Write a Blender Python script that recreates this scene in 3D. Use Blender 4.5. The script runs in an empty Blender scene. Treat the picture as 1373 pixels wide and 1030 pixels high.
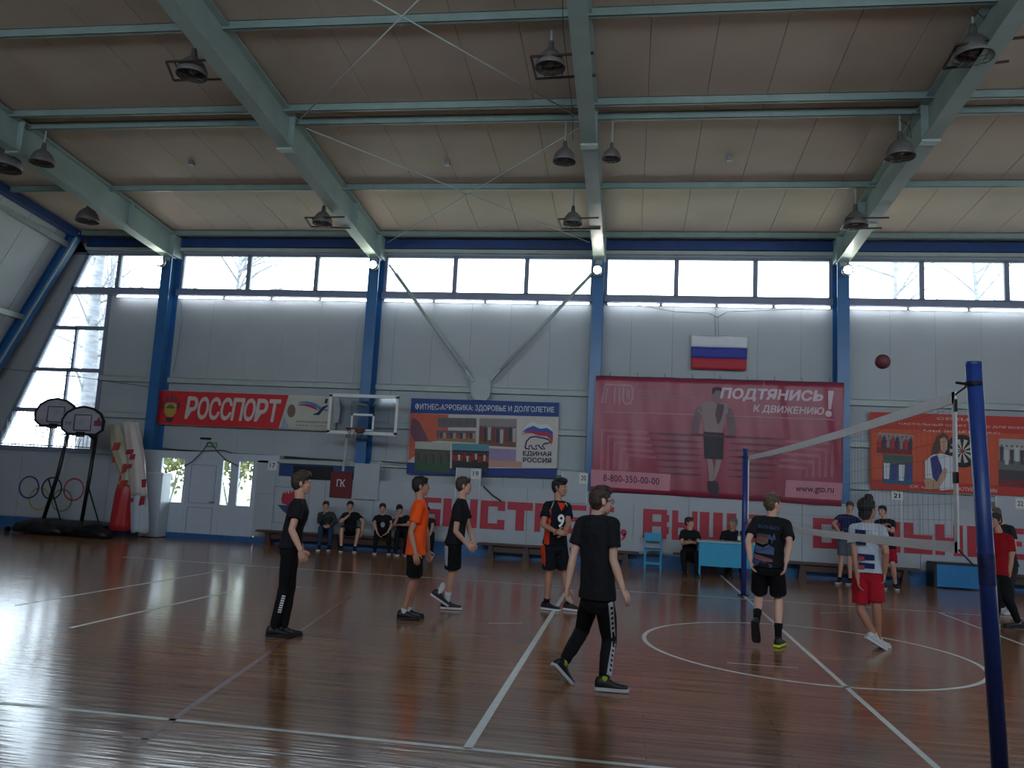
import bpy, bmesh, math, random
import numpy as np
from mathutils import Vector, Matrix, noise
R = math.radians
C = bpy.context.scene.collection
random.seed(7)

# ------------------------------------------------------------------ camera
FPX = 1083.0
PITCH, ROLL, YAW = 0.127, 0.050, 0.148
CAM = Vector((-2.126, -5.319, 1.667))
_r = Vector((math.cos(YAW), math.sin(YAW), 0))
_f = Vector((-math.sin(YAW)*math.cos(PITCH), math.cos(YAW)*math.cos(PITCH), math.sin(PITCH)))
_u = _r.cross(_f)
RT = (_r*math.cos(ROLL) + _u*math.sin(ROLL)).normalized()
UP = (-_r*math.sin(ROLL) + _u*math.cos(ROLL)).normalized()
cd = bpy.data.cameras.new('camera'); cam = bpy.data.objects.new('camera', cd); C.objects.link(cam)
cd.sensor_width = 36; cd.lens = FPX/1373*36; cd.clip_end = 300; cd.clip_start = 0.05
cam.matrix_world = Matrix(((RT.x, UP.x, -_f.x, CAM.x), (RT.y, UP.y, -_f.y, CAM.y), (RT.z, UP.z, -_f.z, CAM.z), (0, 0, 0, 1)))
bpy.context.scene.camera = cam

# ------------------------------------------------------------------ daylight, exposure
sc = bpy.context.scene
w = bpy.data.worlds.new('overcast_sky'); sc.world = w; w.use_nodes = True
bg = w.node_tree.nodes['Background']
bg.inputs[0].default_value = (0.80, 0.90, 1.0, 1); bg.inputs[1].default_value = 6.0
sc.view_settings.view_transform = 'Standard'; sc.view_settings.look = 'None'
sc.view_settings.gamma = 1; sc.view_settings.use_curve_mapping = False
sc.view_settings.exposure = 0.68
SKY_PORTALS = True

# ------------------------------------------------------------------ room constants (metres)
YB = 14.37      # upper back wall
YL = 13.85      # face of the lower, projecting back wall
YF = -6.0       # wall behind the camera
YR = 4.2        # ridge
COLX = [-14.36 + 5.68*k for k in range(6)]
def roof_z(y): return 9.24 - .09*y if y >= YR else 9.24 - .09*(2*YR - y)
def ray(px, py): return (_f + RT*((px-686.5)/FPX) + UP*((515-py)/FPX))
def onp(ax, val, px, py):
    d = ray(px, py); return CAM + d*((val-CAM[ax])/d[ax])
def wl(px, py, Y=YL):
    p = onp(1, Y, px, py); return p.x, p.z

# ------------------------------------------------------------------ materials
def lin(c):
    return tuple((v/12.92 if v <= .04045 else ((v+.055)/1.055)**2.4) for v in c)
def mat(name, col, rough=.6, metal=0., var=.12, scale=6., bump=.0, bscale=30., spec=.5, stretch=None, emit=None, coat=0.):
    """col in sRGB 0-1; procedural noise tint and relief"""
    m = bpy.data.materials.new(name); m.use_nodes = True
    nt = m.node_tree; b = nt.nodes['Principled BSDF']
    b.inputs['Roughness'].default_value = rough; b.inputs['Metallic'].default_value = metal
    b.inputs['Specular IOR Level'].default_value = spec
    b.inputs['Coat Weight'].default_value = coat
    c = lin(col)
    tc = nt.nodes.new('ShaderNodeTexCoord'); mp = nt.nodes.new('ShaderNodeMapping')
    nt.links.new(tc.outputs['Object'], mp.inputs[0])
    if stretch: mp.inputs['Scale'].default_value = stretch
    n = nt.nodes.new('ShaderNodeTexNoise'); n.inputs['Scale'].default_value = scale; n.inputs['Detail'].default_value = 4
    nt.links.new(mp.outputs[0], n.inputs[0])
    rp = nt.nodes.new('ShaderNodeValToRGB')
    rp.color_ramp.elements[0].position = .3; rp.color_ramp.elements[1].position = .7
    rp.color_ramp.elements[0].color = (*[v*(1-var) for v in c], 1)
    rp.color_ramp.elements[1].color = (*[min(1, v*(1+var)) for v in c], 1)
    nt.links.new(n.outputs[0], rp.inputs[0]); nt.links.new(rp.outputs[0], b.inputs['Base Color'])
    if bump:
        n2 = nt.nodes.new('ShaderNodeTexNoise'); n2.inputs['Scale'].default_value = bscale; n2.inputs['Detail'].default_value = 3
        nt.links.new(mp.outputs[0], n2.inputs[0])
        bp = nt.nodes.new('ShaderNodeBump'); bp.inputs['Strength'].default_value = bump; bp.inputs['Distance'].default_value = .02
        nt.links.new(n2.outputs[0], bp.inputs['Height']); nt.links.new(bp.outputs[0], b.inputs['Normal'])
    if emit:
        b.inputs['Emission Color'].default_value = (*emit[:3], 1); b.inputs['Emission Strength'].default_value = emit[3]
    return m
M = {}
M['panel'] = mat('wall_panel_paint', (.67, .685, .70), .5, var=.04, scale=1.2, bump=.05, bscale=4)
M['ceil'] = mat('ceiling_panel_paint', (.73, .665, .605), .62, var=.07, scale=1.0, bump=.05, bscale=3)
M['lower'] = mat('lower_wall_paint', (.68, .69, .72), .45, var=.05, scale=1.5, bump=.05, bscale=5)
M['girt'] = mat('pale_green_steel', (.66, .70, .69), .45, var=.08, scale=3)
M['green'] = mat('green_grey_steel', (.59, .66, .64), .4, var=.08, scale=2, spec=.6)
M['purlin'] = mat('purlin_paint', (.53, .60, .58), .45, var=.1, scale=3)
M['blue'] = mat('blue_steel_paint', (.17, .40, .62), .32, var=.1, scale=2.5, bump=.04, bscale=9, spec=.6)
M['dblue'] = mat('dark_blue_paint', (.13, .25, .47), .4, var=.15, scale=3)
M['base'] = mat('blue_plinth_paint', (.18, .38, .58), .45, var=.2, scale=3)
M['frame'] = mat('window_frame_paint', (.50, .52, .60), .5, var=.08)
M['white'] = mat('white_paint', (.86, .86, .85), .4, var=.04)
M['pvc'] = mat('white_plastic_door', (.74, .77, .82), .3, var=.03)
M['paper'] = mat('paper', (.85, .85, .84), .8, var=.03)
M['black'] = mat('black_plastic', (.06, .06, .07), .4, var=.2)
M['dark'] = mat('dark_metal', (.12, .11, .12), .45, var=.2, metal=.3)
M['rust'] = mat('brown_iron', (.20, .12, .11), .6, var=.2)
M['grey'] = mat('grey_metal', (.50, .50, .52), .4, var=.1, metal=.4)
M['red'] = mat('red_letter_paint', (.70, .15, .23), .5, var=.08, scale=4)
M['rope'] = mat('rope', (.25, .24, .22), .8)
M['cable'] = mat('cable_rubber', (.18, .17, .18), .6)
M['line'] = mat('court_line_paint', (.84, .86, .84), .35, var=.08, scale=9)
M['redline'] = mat('worn_red_line_paint', (.42, .15, .14), .4, var=.35, scale=9)
M['tape'] = mat('white_tape', (.94, .94, .95), .6, var=.04)
M['brown'] = mat('brown_bench_wood', (.30, .20, .17), .5, var=.25, scale=8, stretch=(1, 8, 8))
M['turq'] = mat('turquoise_paint', (.20, .62, .78), .4, var=.06)
M['bluebox'] = mat('blue_box_paint', (.13, .48, .72), .4, var=.1)
def glass(name, rough=.0, tint=(.93, .97, .98)):
    m = bpy.data.materials.new(name); m.use_nodes = True; nt = m.node_tree
    nt.nodes.clear(); o = nt.nodes.new('ShaderNodeOutputMaterial')
    t = nt.nodes.new('ShaderNodeBsdfTransparent'); t.inputs[0].default_value = (*tint, 1)
    g = nt.nodes.new('ShaderNodeBsdfGlossy'); g.inputs['Roughness'].default_value = .02 + rough
    fr = nt.nodes.new('ShaderNodeFresnel'); fr.inputs[0].default_value = 1.45
    mx = nt.nodes.new('ShaderNodeMixShader')
    nt.links.new(fr.outputs[0], mx.inputs[0]); nt.links.new(t.outputs[0], mx.inputs[1]); nt.links.new(g.outputs[0], mx.inputs[2])
    nt.links.new(mx.outputs[0], o.inputs[0]); return m
M['glass'] = glass('window_glass'); M['bglass'] = glass('backboard_glass', .02, (.86, .88, .90))
def emis(name, col, s):
    m = bpy.data.materials.new(name); m.use_nodes = True; b = m.node_tree.nodes['Principled BSDF']
    b.inputs['Base Color'].default_value = (*col, 1); b.inputs['Emission Color'].default_value = (*col, 1)
    b.inputs['Emission Strength'].default_value = s; return m
M['tube'] = emis('fluorescent_glow', (.86, .93, 1.0), 8); M['spot'] = emis('flood_lamp_glow', (1.0, .93, .82), 40)

# ------------------------------------------------------------------ mesh helpers
class MB:
    def __init__(s): s.v = []; s.f = []
    def box(s, x0, x1, y0, y1, z0, z1):
        b = len(s.v)
        s.v += [(x, y, z) for z in (z0, z1) for y in (y0, y1) for x in (x0, x1)]
        s.f += [tuple(b+i for i in q) for q in ((0,2,3,1), (4,5,7,6), (0,1,5,4), (2,6,7,3), (0,4,6,2), (1,3,7,5))]
        return s
    def ring(s, pts): b = len(s.v); s.v += [tuple(p) for p in pts]; return list(range(b, b+len(pts)))
    def loft(s, rings, cap=True):
        ids = [s.ring(r) for r in rings]
        for a, b in zip(ids, ids[1:]):
            n = len(a)
            for i in range(n): s.f.append((a[i], a[(i+1) % n], b[(i+1) % n], b[i]))
        if cap: s.f.append(tuple(reversed(ids[0]))); s.f.append(tuple(ids[-1]))
        return s
    def tube(s, pts, r, n=8, cap=True):
        pts = [Vector(p) for p in pts]; rr = r if isinstance(r, (list, tuple)) else [r]*len(pts)
        rings = []; a = None
        for i, p in enumerate(pts):
            d = (pts[min(i+1, len(pts)-1)] - pts[max(i-1, 0)]).normalized()
            if a is None: a = d.orthogonal().normalized()
            a = (a - d*a.dot(d)).normalized(); b = d.cross(a)
            rings.append([p + (a*math.cos(2*math.pi*k/n) + b*math.sin(2*math.pi*k/n))*rr[i] for k in range(n)])
        return s.loft(rings, cap)
    def bar(s, p, q, w, h, up=(0, 0, 1)):
        """rectangular bar from p to q, w across, h along up"""
        p, q, up = Vector(p), Vector(q), Vector(up); d = (q-p).normalized()
        x = d.cross(up).normalized(); z = x.cross(d)
        o = [(-w/2, -h/2), (w/2, -h/2), (w/2, h/2), (-w/2, h/2)]
        return s.loft([[p + x*a + z*b for a, b in o], [q + x*a + z*b for a, b in o]])
    def ibeam(s, p, q, w, h, t=.02, up=(0, 0, 1)):
        p, q, up = Vector(p), Vector(q), Vector(up); d = (q-p).normalized()
        x = d.cross(up).normalized(); z = x.cross(d)
        s.bar(p + z*(h/2-t/2), q + z*(h/2-t/2), w, t, up); s.bar(p - z*(h/2-t/2), q - z*(h/2-t/2), w, t, up)
        s.bar(p, q, t*.7, h-2*t, up); return s
    def lathe(s, prof, c=(0, 0, 0), n=20, axis='z'):
        """prof: list of (r, z)"""
        c = Vector(c); rings = []
        for r, z in prof:
            rings.append([c + Vector((r*math.cos(2*math.pi*k/n), r*math.sin(2*math.pi*k/n), z)) for k in range(n)])
        return s.loft(rings, False)
    def plate(s, pts, y, th=.004):
        """polygon in the x-z plane, facing -y at depth y, th thick behind"""
        b = len(s.v); n = len(pts)
        area = sum(pts[i][0]*pts[(i+1) % n][1] - pts[(i+1) % n][0]*pts[i][1] for i in range(n))
        if area < 0: pts = list(reversed(pts))
        s.v += [(x, y, z) for x, z in pts] + [(x, y+th, z) for x, z in pts]
        s.f.append(tuple(range(b, b+n))); s.f.append(tuple(reversed(range(b+n, b+2*n))))
        for i in range(n): j = (i+1) % n; s.f.append((b+i, b+n+i, b+n+j, b+j))
        return s
    def slice(s, dx=.11, dz=.30):
        """cut the faces on a fine grid so that flat print follows the folds of its cloth"""
        bm = bmesh.new(); vs = [bm.verts.new(p) for p in s.v]
        for f in s.f:
            try: bm.faces.new([vs[i] for i in f])
            except ValueError: pass
        a = np.array([tuple(p) for p in s.v]); lo, hi = a.min(0), a.max(0)
        bmesh.ops.triangulate(bm, faces=[f for f in bm.faces if len(f.verts) > 4])
        for ax, st in ((0, dx), (2, dz)):
            k = math.floor(lo[ax]/st)+1
            while k*st < hi[ax]:
                co = [0, 0, 0]; no = [0, 0, 0]; co[ax] = k*st; no[ax] = 1
                bmesh.ops.bisect_plane(bm, geom=bm.verts[:]+bm.edges[:]+bm.faces[:], dist=1e-6, plane_co=co, plane_no=no); k += 1
        bm.verts.index_update(); s.v = [tuple(v.co) for v in bm.verts]; s.f = [tuple(v.index for v in f.verts) for f in bm.faces]; bm.free()
    def build(s, name, m, parent=None, smooth=False, warp=None):
        me = bpy.data.meshes.new(name)
        if warp is not None: s.slice()
        v = s.v if warp is None else [warp(*p) for p in s.v]
        loc = Vector((0, 0, 0))
        if parent is None:
            a = np.array([tuple(p) for p in v]); lo = a.min(0); hi = a.max(0)
            loc = Vector(((lo[0]+hi[0])/2, (lo[1]+hi[1])/2, lo[2]))
        else: loc = Vector(parent_origin(parent))
        me.from_pydata([tuple(Vector(p)-loc) for p in v], [], s.f); me.update()
        if smooth: me.shade_smooth()
        me.materials.append(m if not isinstance(m, str) else M[m])
        o = bpy.data.objects.new(name, me); C.objects.link(o)
        if parent is None: o.location = loc
        else: o.parent = parent
        return o
def parent_origin(p):
    v = Vector((0, 0, 0))
    while p is not None: v += p.location; p = p.parent
    return v
def tag(o, label=None, cat=None, group=None, kind=None):
    if label: o['label'] = label
    if cat: o['category'] = cat
    if group: o['group'] = group
    if kind: o['kind'] = kind
    return o
def thing(name, label, cat, loc=(0, 0, 0), group=None):
    o = bpy.data.objects.new(name, None); C.objects.link(o); o.location = loc; o.empty_display_size = .1
    return tag(o, label, cat, group)
def struct(o, label=None): return tag(o, label, None, None, 'structure')
def sstruct(name, loc=(0, 0, 0)):
    o = bpy.data.objects.new(name, None); C.objects.link(o); o.location = loc; o['kind'] = 'structure'; return o
def rect(x0, z0, x1, z1): return [(x0, z0), (x1, z0), (x1, z1), (x0, z1)]
# ------------------------------------------------------------------ floor
def floor_material():
    m = bpy.data.materials.new('varnished_gym_floorboards'); m.use_nodes = True; nt = m.node_tree; N = nt.nodes.new; L = nt.links.new
    b = nt.nodes['Principled BSDF']
    tc = N('ShaderNodeTexCoord'); mp = N('ShaderNodeMapping'); L(tc.outputs['Object'], mp.inputs[0])
    br = N('ShaderNodeTexBrick'); br.inputs['Scale'].default_value = 1; br.inputs['Brick Width'].default_value = 2.6
    br.inputs['Row Height'].default_value = .085; br.inputs['Mortar Size'].default_value = .0025; br.offset = .37; br.offset_frequency = 3
    br.inputs['Color1'].default_value = (*lin((.66, .49, .355)), 1); br.inputs['Color2'].default_value = (*lin((.60, .43, .31)), 1)
    br.inputs['Mortar'].default_value = (*lin((.30, .18, .13)), 1); br.inputs['Bias'].default_value = 0
    L(mp.outputs[0], br.inputs[0])
    mp2 = N('ShaderNodeMapping'); mp2.inputs['Scale'].default_value = (.8, 16, 1); L(tc.outputs['Object'], mp2.inputs[0])
    n = N('ShaderNodeTexNoise'); n.inputs['Scale'].default_value = 1.6; n.inputs['Detail'].default_value = 6; L(mp2.outputs[0], n.inputs[0])
    mx = N('ShaderNodeMix'); mx.data_type = 'RGBA'; mx.blend_type = 'MULTIPLY'; mx.inputs[0].default_value = .8
    rp = N('ShaderNodeValToRGB'); rp.color_ramp.elements[0].position = .32; rp.color_ramp.elements[0].color = (.62, .58, .55, 1)
    rp.color_ramp.elements[1].position = .68; rp.color_ramp.elements[1].color = (1.15, 1.1, 1.05, 1)
    L(n.outputs[0], rp.inputs[0]); L(br.outputs[0], mx.inputs[6]); L(rp.outputs[0], mx.inputs[7])
    # worn dull patches
    n3 = N('ShaderNodeTexNoise'); n3.inputs['Scale'].default_value = .55; n3.inputs['Detail'].default_value = 5; L(tc.outputs['Object'], n3.inputs[0])
    mx2 = N('ShaderNodeMix'); mx2.data_type = 'RGBA'; mx2.blend_type = 'MIX'
    r3 = N('ShaderNodeMapRange'); r3.inputs[1].default_value = .45; r3.inputs[2].default_value = .75; r3.inputs[4].default_value = .35
    L(n3.outputs[0], r3.inputs[0]); L(r3.outputs[0], mx2.inputs[0]); L(mx.outputs[2], mx2.inputs[6]); mx2.inputs[7].default_value = (*lin((.46, .35, .28)), 1)
    L(mx2.outputs[2], b.inputs['Base Color'])
    r4 = N('ShaderNodeMapRange'); r4.inputs[3].default_value = .07; r4.inputs[4].default_value = .20; L(n.outputs[0], r4.inputs[0])
    L(r4.outputs[0], b.inputs['Roughness']); b.inputs['Specular IOR Level'].default_value = .85
    bp = N('ShaderNodeBump'); bp.inputs['Strength'].default_value = .14; bp.inputs['Distance'].default_value = .012
    mp4 = N('ShaderNodeMapping'); mp4.inputs['Scale'].default_value = (1.2, 11.8, 1); L(tc.outputs['Object'], mp4.inputs[0])
    n4 = N('ShaderNodeTexNoise'); n4.inputs['Scale'].default_value = 2.2; n4.inputs['Detail'].default_value = 4; L(mp4.outputs[0], n4.inputs[0])
    ad = N('ShaderNodeMath'); ad.operation = 'SUBTRACT'; L(n4.outputs[0], ad.inputs[0]); L(br.outputs['Fac'], ad.inputs[1])
    L(ad.outputs[0], bp.inputs['Height']); L(bp.outputs[0], b.inputs['Normal'])
    return m
M['floor'] = floor_material()
fl = MB().box(-22, 20, YF-.2, YB+.2, -.1, 0).build('floor', 'floor'); struct(fl, 'glossy reddish brown wooden gym floor with white court lines')
def floor_line(name, pts, wd, m='line', closed=False):
    mb = MB(); n = len(pts); L_, R_ = [], []
    for i, p in enumerate(pts):
        a = Vector(pts[(i-1) % n] if closed or i else pts[i]); b = Vector(pts[(i+1) % n] if closed or i < n-1 else pts[i])
        d = (b-a).normalized(); nn = Vector((-d.y, d.x))
        L_.append(Vector(p)+nn*wd/2); R_.append(Vector(p)-nn*wd/2)
    for i in range(n if closed else n-1):
        j = (i+1) % n; b0 = len(mb.v)
        mb.v += [(R_[i].x, R_[i].y, .0015), (R_[j].x, R_[j].y, .0015), (L_[j].x, L_[j].y, .0015), (L_[i].x, L_[i].y, .0015)]
        mb.f.append((b0, b0+1, b0+2, b0+3))
    return mb.build(name, m, fl)
X0 = -.09
floor_line('court_line', [(-13, 0), (9.5, 0)], .05)
floor_line('court_line', [(-11.5, 9.0), (9.5, 9.0)], .05)
floor_line('court_line', [(X0-3, 0), (X0-3, 9)], .06)
floor_line('court_line', [(X0, -2.2), (X0, 13.1)], .05)
floor_line('court_line', [(X0+3, 0), (X0+3, 9)], .05)
floor_line('court_circle', [(X0+1.8*math.cos(t*math.pi/48), 4.55+1.8*math.sin(t*math.pi/48)) for t in range(96)], .05, closed=True)
a, b = onp(2, 0, 20, 812), onp(2, 0, 300, 765)
floor_line('court_line', [(a.x, a.y), (b.x, b.y)], .05)
a, b = onp(2, 0, 95, 842), onp(2, 0, 310, 793)
floor_line('court_line', [(a.x, a.y), (b.x, b.y)], .05)
a, b = onp(2, 0, 180, 1001), onp(2, 0, 470, 800)
floor_line('red_line', [(a.x, a.y), (b.x, b.y)], .05, 'redline')
floor_line('faint_line', [(-5.2, -.42), (-1.5, -.42)], .02, 'line')
for (x0, y0, x1, y1) in ((975, 889, 1070, 896), (1100, 822, 1135, 822), (700, 836, 655, 836), (395, 787, 425, 789)):
    a, b = onp(2, 0, x0, y0), onp(2, 0, x1, y1)
    floor_line('court_mark', [(a.x, a.y), (b.x, b.y)], .025)

# ------------------------------------------------------------------ ceiling
cei = sstruct('ceiling', (0, YR, roof_z(YR)))
def gx(z): return -17.25 - .52*(7.9 - z)              # inner face of the leaning gable wall (left)
pw = 1.0; x = -18.0; k = 0
pm = None
while x < 17.5:
    for (ya, yb) in ((YR, YB+.1), (YF-.1, YR)):
        mb = MB(); z0, z1 = roof_z(ya), roof_z(yb)
        xa, xb, d = x+.003, x+pw-.003, .05
        mb.v += [(xa, ya, z0+.006), (xa+.008, ya, z0), (xb-.008, ya, z0), (xb, ya, z0+.006), (xb, ya, z0+.08), (xa, ya, z0+.08),
                 (xa, yb, z1+.006), (xa+.008, yb, z1), (xb-.008, yb, z1), (xb, yb, z1+.006), (xb, yb, z1+.08), (xa, yb, z1+.08)]
        for i in range(6): j = (i+1) % 6; mb.f.append((i, j, 6+j, 6+i))
        mb.f += [(5, 4, 3, 2, 1, 0), (6, 7, 8, 9, 10, 11)]
        mb.build('ceiling_panel', 'ceil', cei)
    x += pw
MB().box(-18.5, 17.8, YF-.2, YB+.15, 9.05, 9.1).build('roof_deck', 'panel', cei)
lo = MB()
for (ya, yb) in ((YR, YB+.1), (YF-.1, YR)):
    lo.loft([[(-18, ya, roof_z(ya)+.05), (-18, ya, roof_z(ya)+.3), (-18, yb, roof_z(yb)+.3), (-18, yb, roof_z(yb)+.05)],
             [(17.5, ya, roof_z(ya)+.05), (17.5, ya, roof_z(ya)+.3), (17.5, yb, roof_z(yb)+.3), (17.5, yb, roof_z(yb)+.05)]])
lo.build('roof_insulation', 'panel', cei)

# purlins: each a thing, running the length of the hall
def purlin(y, h=.14, m='purlin', dz=0):
    z = roof_z(y) - h/2 + dz
    mb = MB(); mb.box(-17.4, 16.9, y-.035, y-.025, z-h/2, z+h/2); mb.box(-17.4, 16.9, y-.035, y+.035, z-h/2, z-h/2+.008)
    mb.box(-17.4, 16.9, y-.035, y+.035, z+h/2-.008, z+h/2)
    return mb.build('ceiling_purlin', m, cei)
for y in (13.95, 11.35, 8.62, 8.15, 5.8, YR+.25, YR-.25, 2.6, .25, -.2, -2.6, -5.2): purlin(y)

# rafters and columns: portal frames
nm = ['farthest left', 'second from the left', 'directly above the far net post', 'at the right of the hall', '', '']
for k, x in enumerate(COLX):
    fr = sstruct('portal_frame', (x, YB-.25, 0))
    for sgn, yw in ((1, 13.9), (-1, 2*YR-13.9)):
        yk = 7.6 if sgn == 1 else 2*YR-7.6
        # haunched rafter: web with flanges
        h = .66
        za, zb = roof_z(YR)-.07, roof_z(yw)-.07
        mb = MB()
        mb.ibeam((x, YR, za-h/2), (x, yw+sgn*.2, zb-h/2-.02), .27, h, .025)
        mb.build('rafter', 'green', fr)
        for yy in (8.4, 12.1):
            yv = yy if sgn == 1 else 2*YR-yy
            zz = roof_z(yv)-.07
            MB().box(x-.13, x+.13, yv-.012, yv+.012, zz-h+.02, zz-.02).build('stiffener_plate', 'green', fr)
        MB().box(x-.15, x+.15, (8.4 if sgn == 1 else 0)-.09, (8.4 if sgn == 1 else 0)+.09, roof_z(8.4)-.07-h-.035, roof_z(8.4)-.07-h-.0).build('splice_plate', 'green', fr)
        # column
        ytop = roof_z(yw)-.07-h+.12
        yc = yw + sgn*.235
        cm = MB(); cm.ibeam((x, yc, 0), (x, yc, 7.35), .27, .46, .025, (0, 1, 0)); cm.build('column', 'blue', fr)
        MB().box(x-.15, x+.15, yc-.24, yc+.24, 7.30, roof_z(yw)-.12).build('knee_plate', 'green', fr)
        kb = MB(); kb.bar((x, yw-sgn*.02, 7.15), (x+.0, yw+sgn*.16, 7.6), .16, .05, (0, 1, 0)); kb.build('knee_bracket', 'girt', fr)

# ------------------------------------------------------------------ back wall
wb = sstruct('wall_back', (0, YB, 0))
ZS, ZT = 6.50, 7.44
x = -16.17; px_edges = []
bounds = [-16.17, COLX[0]-.0]
while x < 17.2:
    x1 = min(x+1.0, 17.2)
    mb = MB()
    a, b2 = x+.0015, x1-.0015
    # skip the door opening behind the entrance
    z0 = 0
    if x1 > -14.5 and x < -11.4: z0 = 2.05
    mb.loft([[(a, YB+.004, z0), (a+.006, YB, z0), (b2-.006, YB, z0), (b2, YB+.004, z0), (b2, YB+.1, z0), (a, YB+.1, z0)],
             [(a, YB+.004, 6.42), (a+.006, YB, 6.42), (b2-.006, YB, 6.42), (b2, YB+.004, 6.42), (b2, YB+.1, 6.42), (a, YB+.1, 6.42)]])
    mb.build('wall_panel', 'panel', wb)
    x = x1
MB().box(-16.17, 17.2, YB+.06, YB+.16, 2.05, 6.40).build('panel_backing', 'panel', wb)
MB().box(-16.17, -14.5, YB+.06, YB+.16, 0, 2.05).build('panel_backing', 'panel', wb)
MB().box(-11.4, 17.2, YB+.06, YB+.16, 0, 2.05).build('panel_backing', 'panel', wb)
# header above the window band
MB().box(-17.6, 17.2, YB, YB+.16, ZT, 8.3).build('header_panel', 'panel', wb)
# corner strip between slanted window edge and the gable wall
def wx(z): return -16.98 - .385*(7.46 - z)             # slanted left edge of the corner window
MB().plate([(gx(0)-.3, 0), (-16.17, 0), (-16.17, 2.02), (wx(2.02), 2.02), (wx(7.44), 7.44), (gx(7.9)-.1, 7.9), (gx(7.9)-.4, 7.9)], YB, .15).build('corner_panel', 'panel', wb)

def portal(name, cx, cy, cz, sx, sz, rot):
    if not SKY_PORTALS: return
    l = bpy.data.lights.new(name, 'AREA'); l.shape = 'RECTANGLE'; l.size = sx; l.size_y = sz; l.energy = 1
    l.cycles.is_portal = True
    o = bpy.data.objects.new(name, l); C.objects.link(o); o.location = (cx, cy, cz); o.rotation_euler = rot
# window bands
wn = [0]
def band(Y, x0, x1, cuts, z0=ZS, z1=ZT, out=1, slant=None):
    wn[0] += 1
    root = sstruct('window_%d' % wn[0], ((x0+x1)/2, Y, z0))
    fm = MB(); t = .05
    ya, yb = (Y-.01, Y+.09) if out == 1 else (Y-.09, Y+.01)
    fm.box(x0, x1, ya, yb, z0-.06, z0+.02); fm.box(x0, x1, ya, yb, z1-.02, z1+.05)
    if slant is None: fm.box(x0, x0+t, ya, yb, z0, z1)
    fm.box(x1-t, x1, ya, yb, z0, z1)
    fm.build('window_frame', 'frame', root)
    for c in cuts: MB().box(c-.055, c+.055, ya, yb, z0, z1).build('mullion', 'frame', root)
    xs = [x0]+list(cuts)+[x1]
    for a, b in zip(xs, xs[1:]):
        pts = rect(a, z0, b, z1)
        if slant is not None and a == x0: pts = [(slant(z0), z0), (b, z0), (b, z1), (slant(z1), z1)]
        MB().plate(pts, Y+.04*out, .006).build('pane', 'glass', root)
    portal('daylight_portal', (x0+x1)/2, Y+.16*out, (z0+z1)/2, x1-x0, z1-z0, (R(90)*-out if False else R(-90 if out == 1 else 90), 0, 0))
    return root
def wx_(px, py=370): return wl(px, py, YB)[0]
fw = .16
band(YB, -17.4, COLX[0]-fw, [wx_(158)], slant=wx)
band(YB, COLX[0]+fw, COLX[1]-fw, [wx_(333), wx_(424)])
band(YB, COLX[1]+fw, COLX[2]-fw, [wx_(610), wx_(706)])
band(YB, COLX[2]+fw, COLX[3]-fw, [wx_(907), wx_(1013)])
band(YB, COLX[3]+fw, COLX[4]-fw, [wx_(1236), wx_(1350)])
band(YB, COLX[4]+fw, COLX[5]-fw, [COLX[4]+1.95, COLX[4]+3.8])
# tall corner window under the band
root = sstruct('window_7', (-17, YB, 2.1)); fr = MB()
zs = [2.10, 3.11, 4.22, 5.38, 6.34]
fr.box(-16.28, -16.17, YB-.02, YB+.1, 2.05, 6.42)
for z in zs[1:-1]: fr.box(wx(z), -16.17, YB-.01, YB+.09, z-.05, z+.05)
fr.box(wx(2.05)-.05, -16.17, YB-.05, YB+.1, 2.0, 2.12); fr.box(wx(6.4), -16.17, YB-.01, YB+.09, 6.32, 6.44)
fr.bar((wx(2.0)-.03, YB+.04, 2.0), (wx(7.46)-.03, YB+.04, 7.46), .1, .1, (0, 1, 0))
fr.build('window_frame', 'frame', root)
for i in range(4):
    a, b = zs[i], zs[i+1]
    pts = [(wx(a), a), (-16.2, a), (-16.2, b), (wx(b), b)]
    MB().plate(pts, YB+.04, .006).build('pane', 'glass', root)
for (px, a, b) in ((93, 4.22, 5.38), (88, 3.11, 4.22), (75, 2.1, 3.11)):
    xx = wl(px, 520, YB)[0]; MB().box(xx-.03, xx+.03, YB-.01, YB+.09, a, b).build('mullion', 'frame', root)
g = MB(); xx = wx(2.1)+.05
while xx < -16.25:
    zt = min(3.05, 2.1 + 9); 
    if xx > wx(3.05): g.tube([(xx, YB-.06, 2.12), (xx, YB-.06, 3.08)], .009, 5)
    else: g.tube([(xx, YB-.06, 2.12), (xx, YB-.06, 7.46-(-16.98-xx)/.385)], .009, 5)
    xx += .11
g.box(wx(2.1), -16.2, YB-.07, YB-.05, 2.14, 2.17); g.box(wx(3.0), -16.2, YB-.07, YB-.05, 3.04, 3.07)
g.build('window_grille', 'grey', root)
portal('daylight_portal', -17.2, YB+.16, 4.2, 2.4, 4.3, (R(-90), 0, 0))

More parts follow.
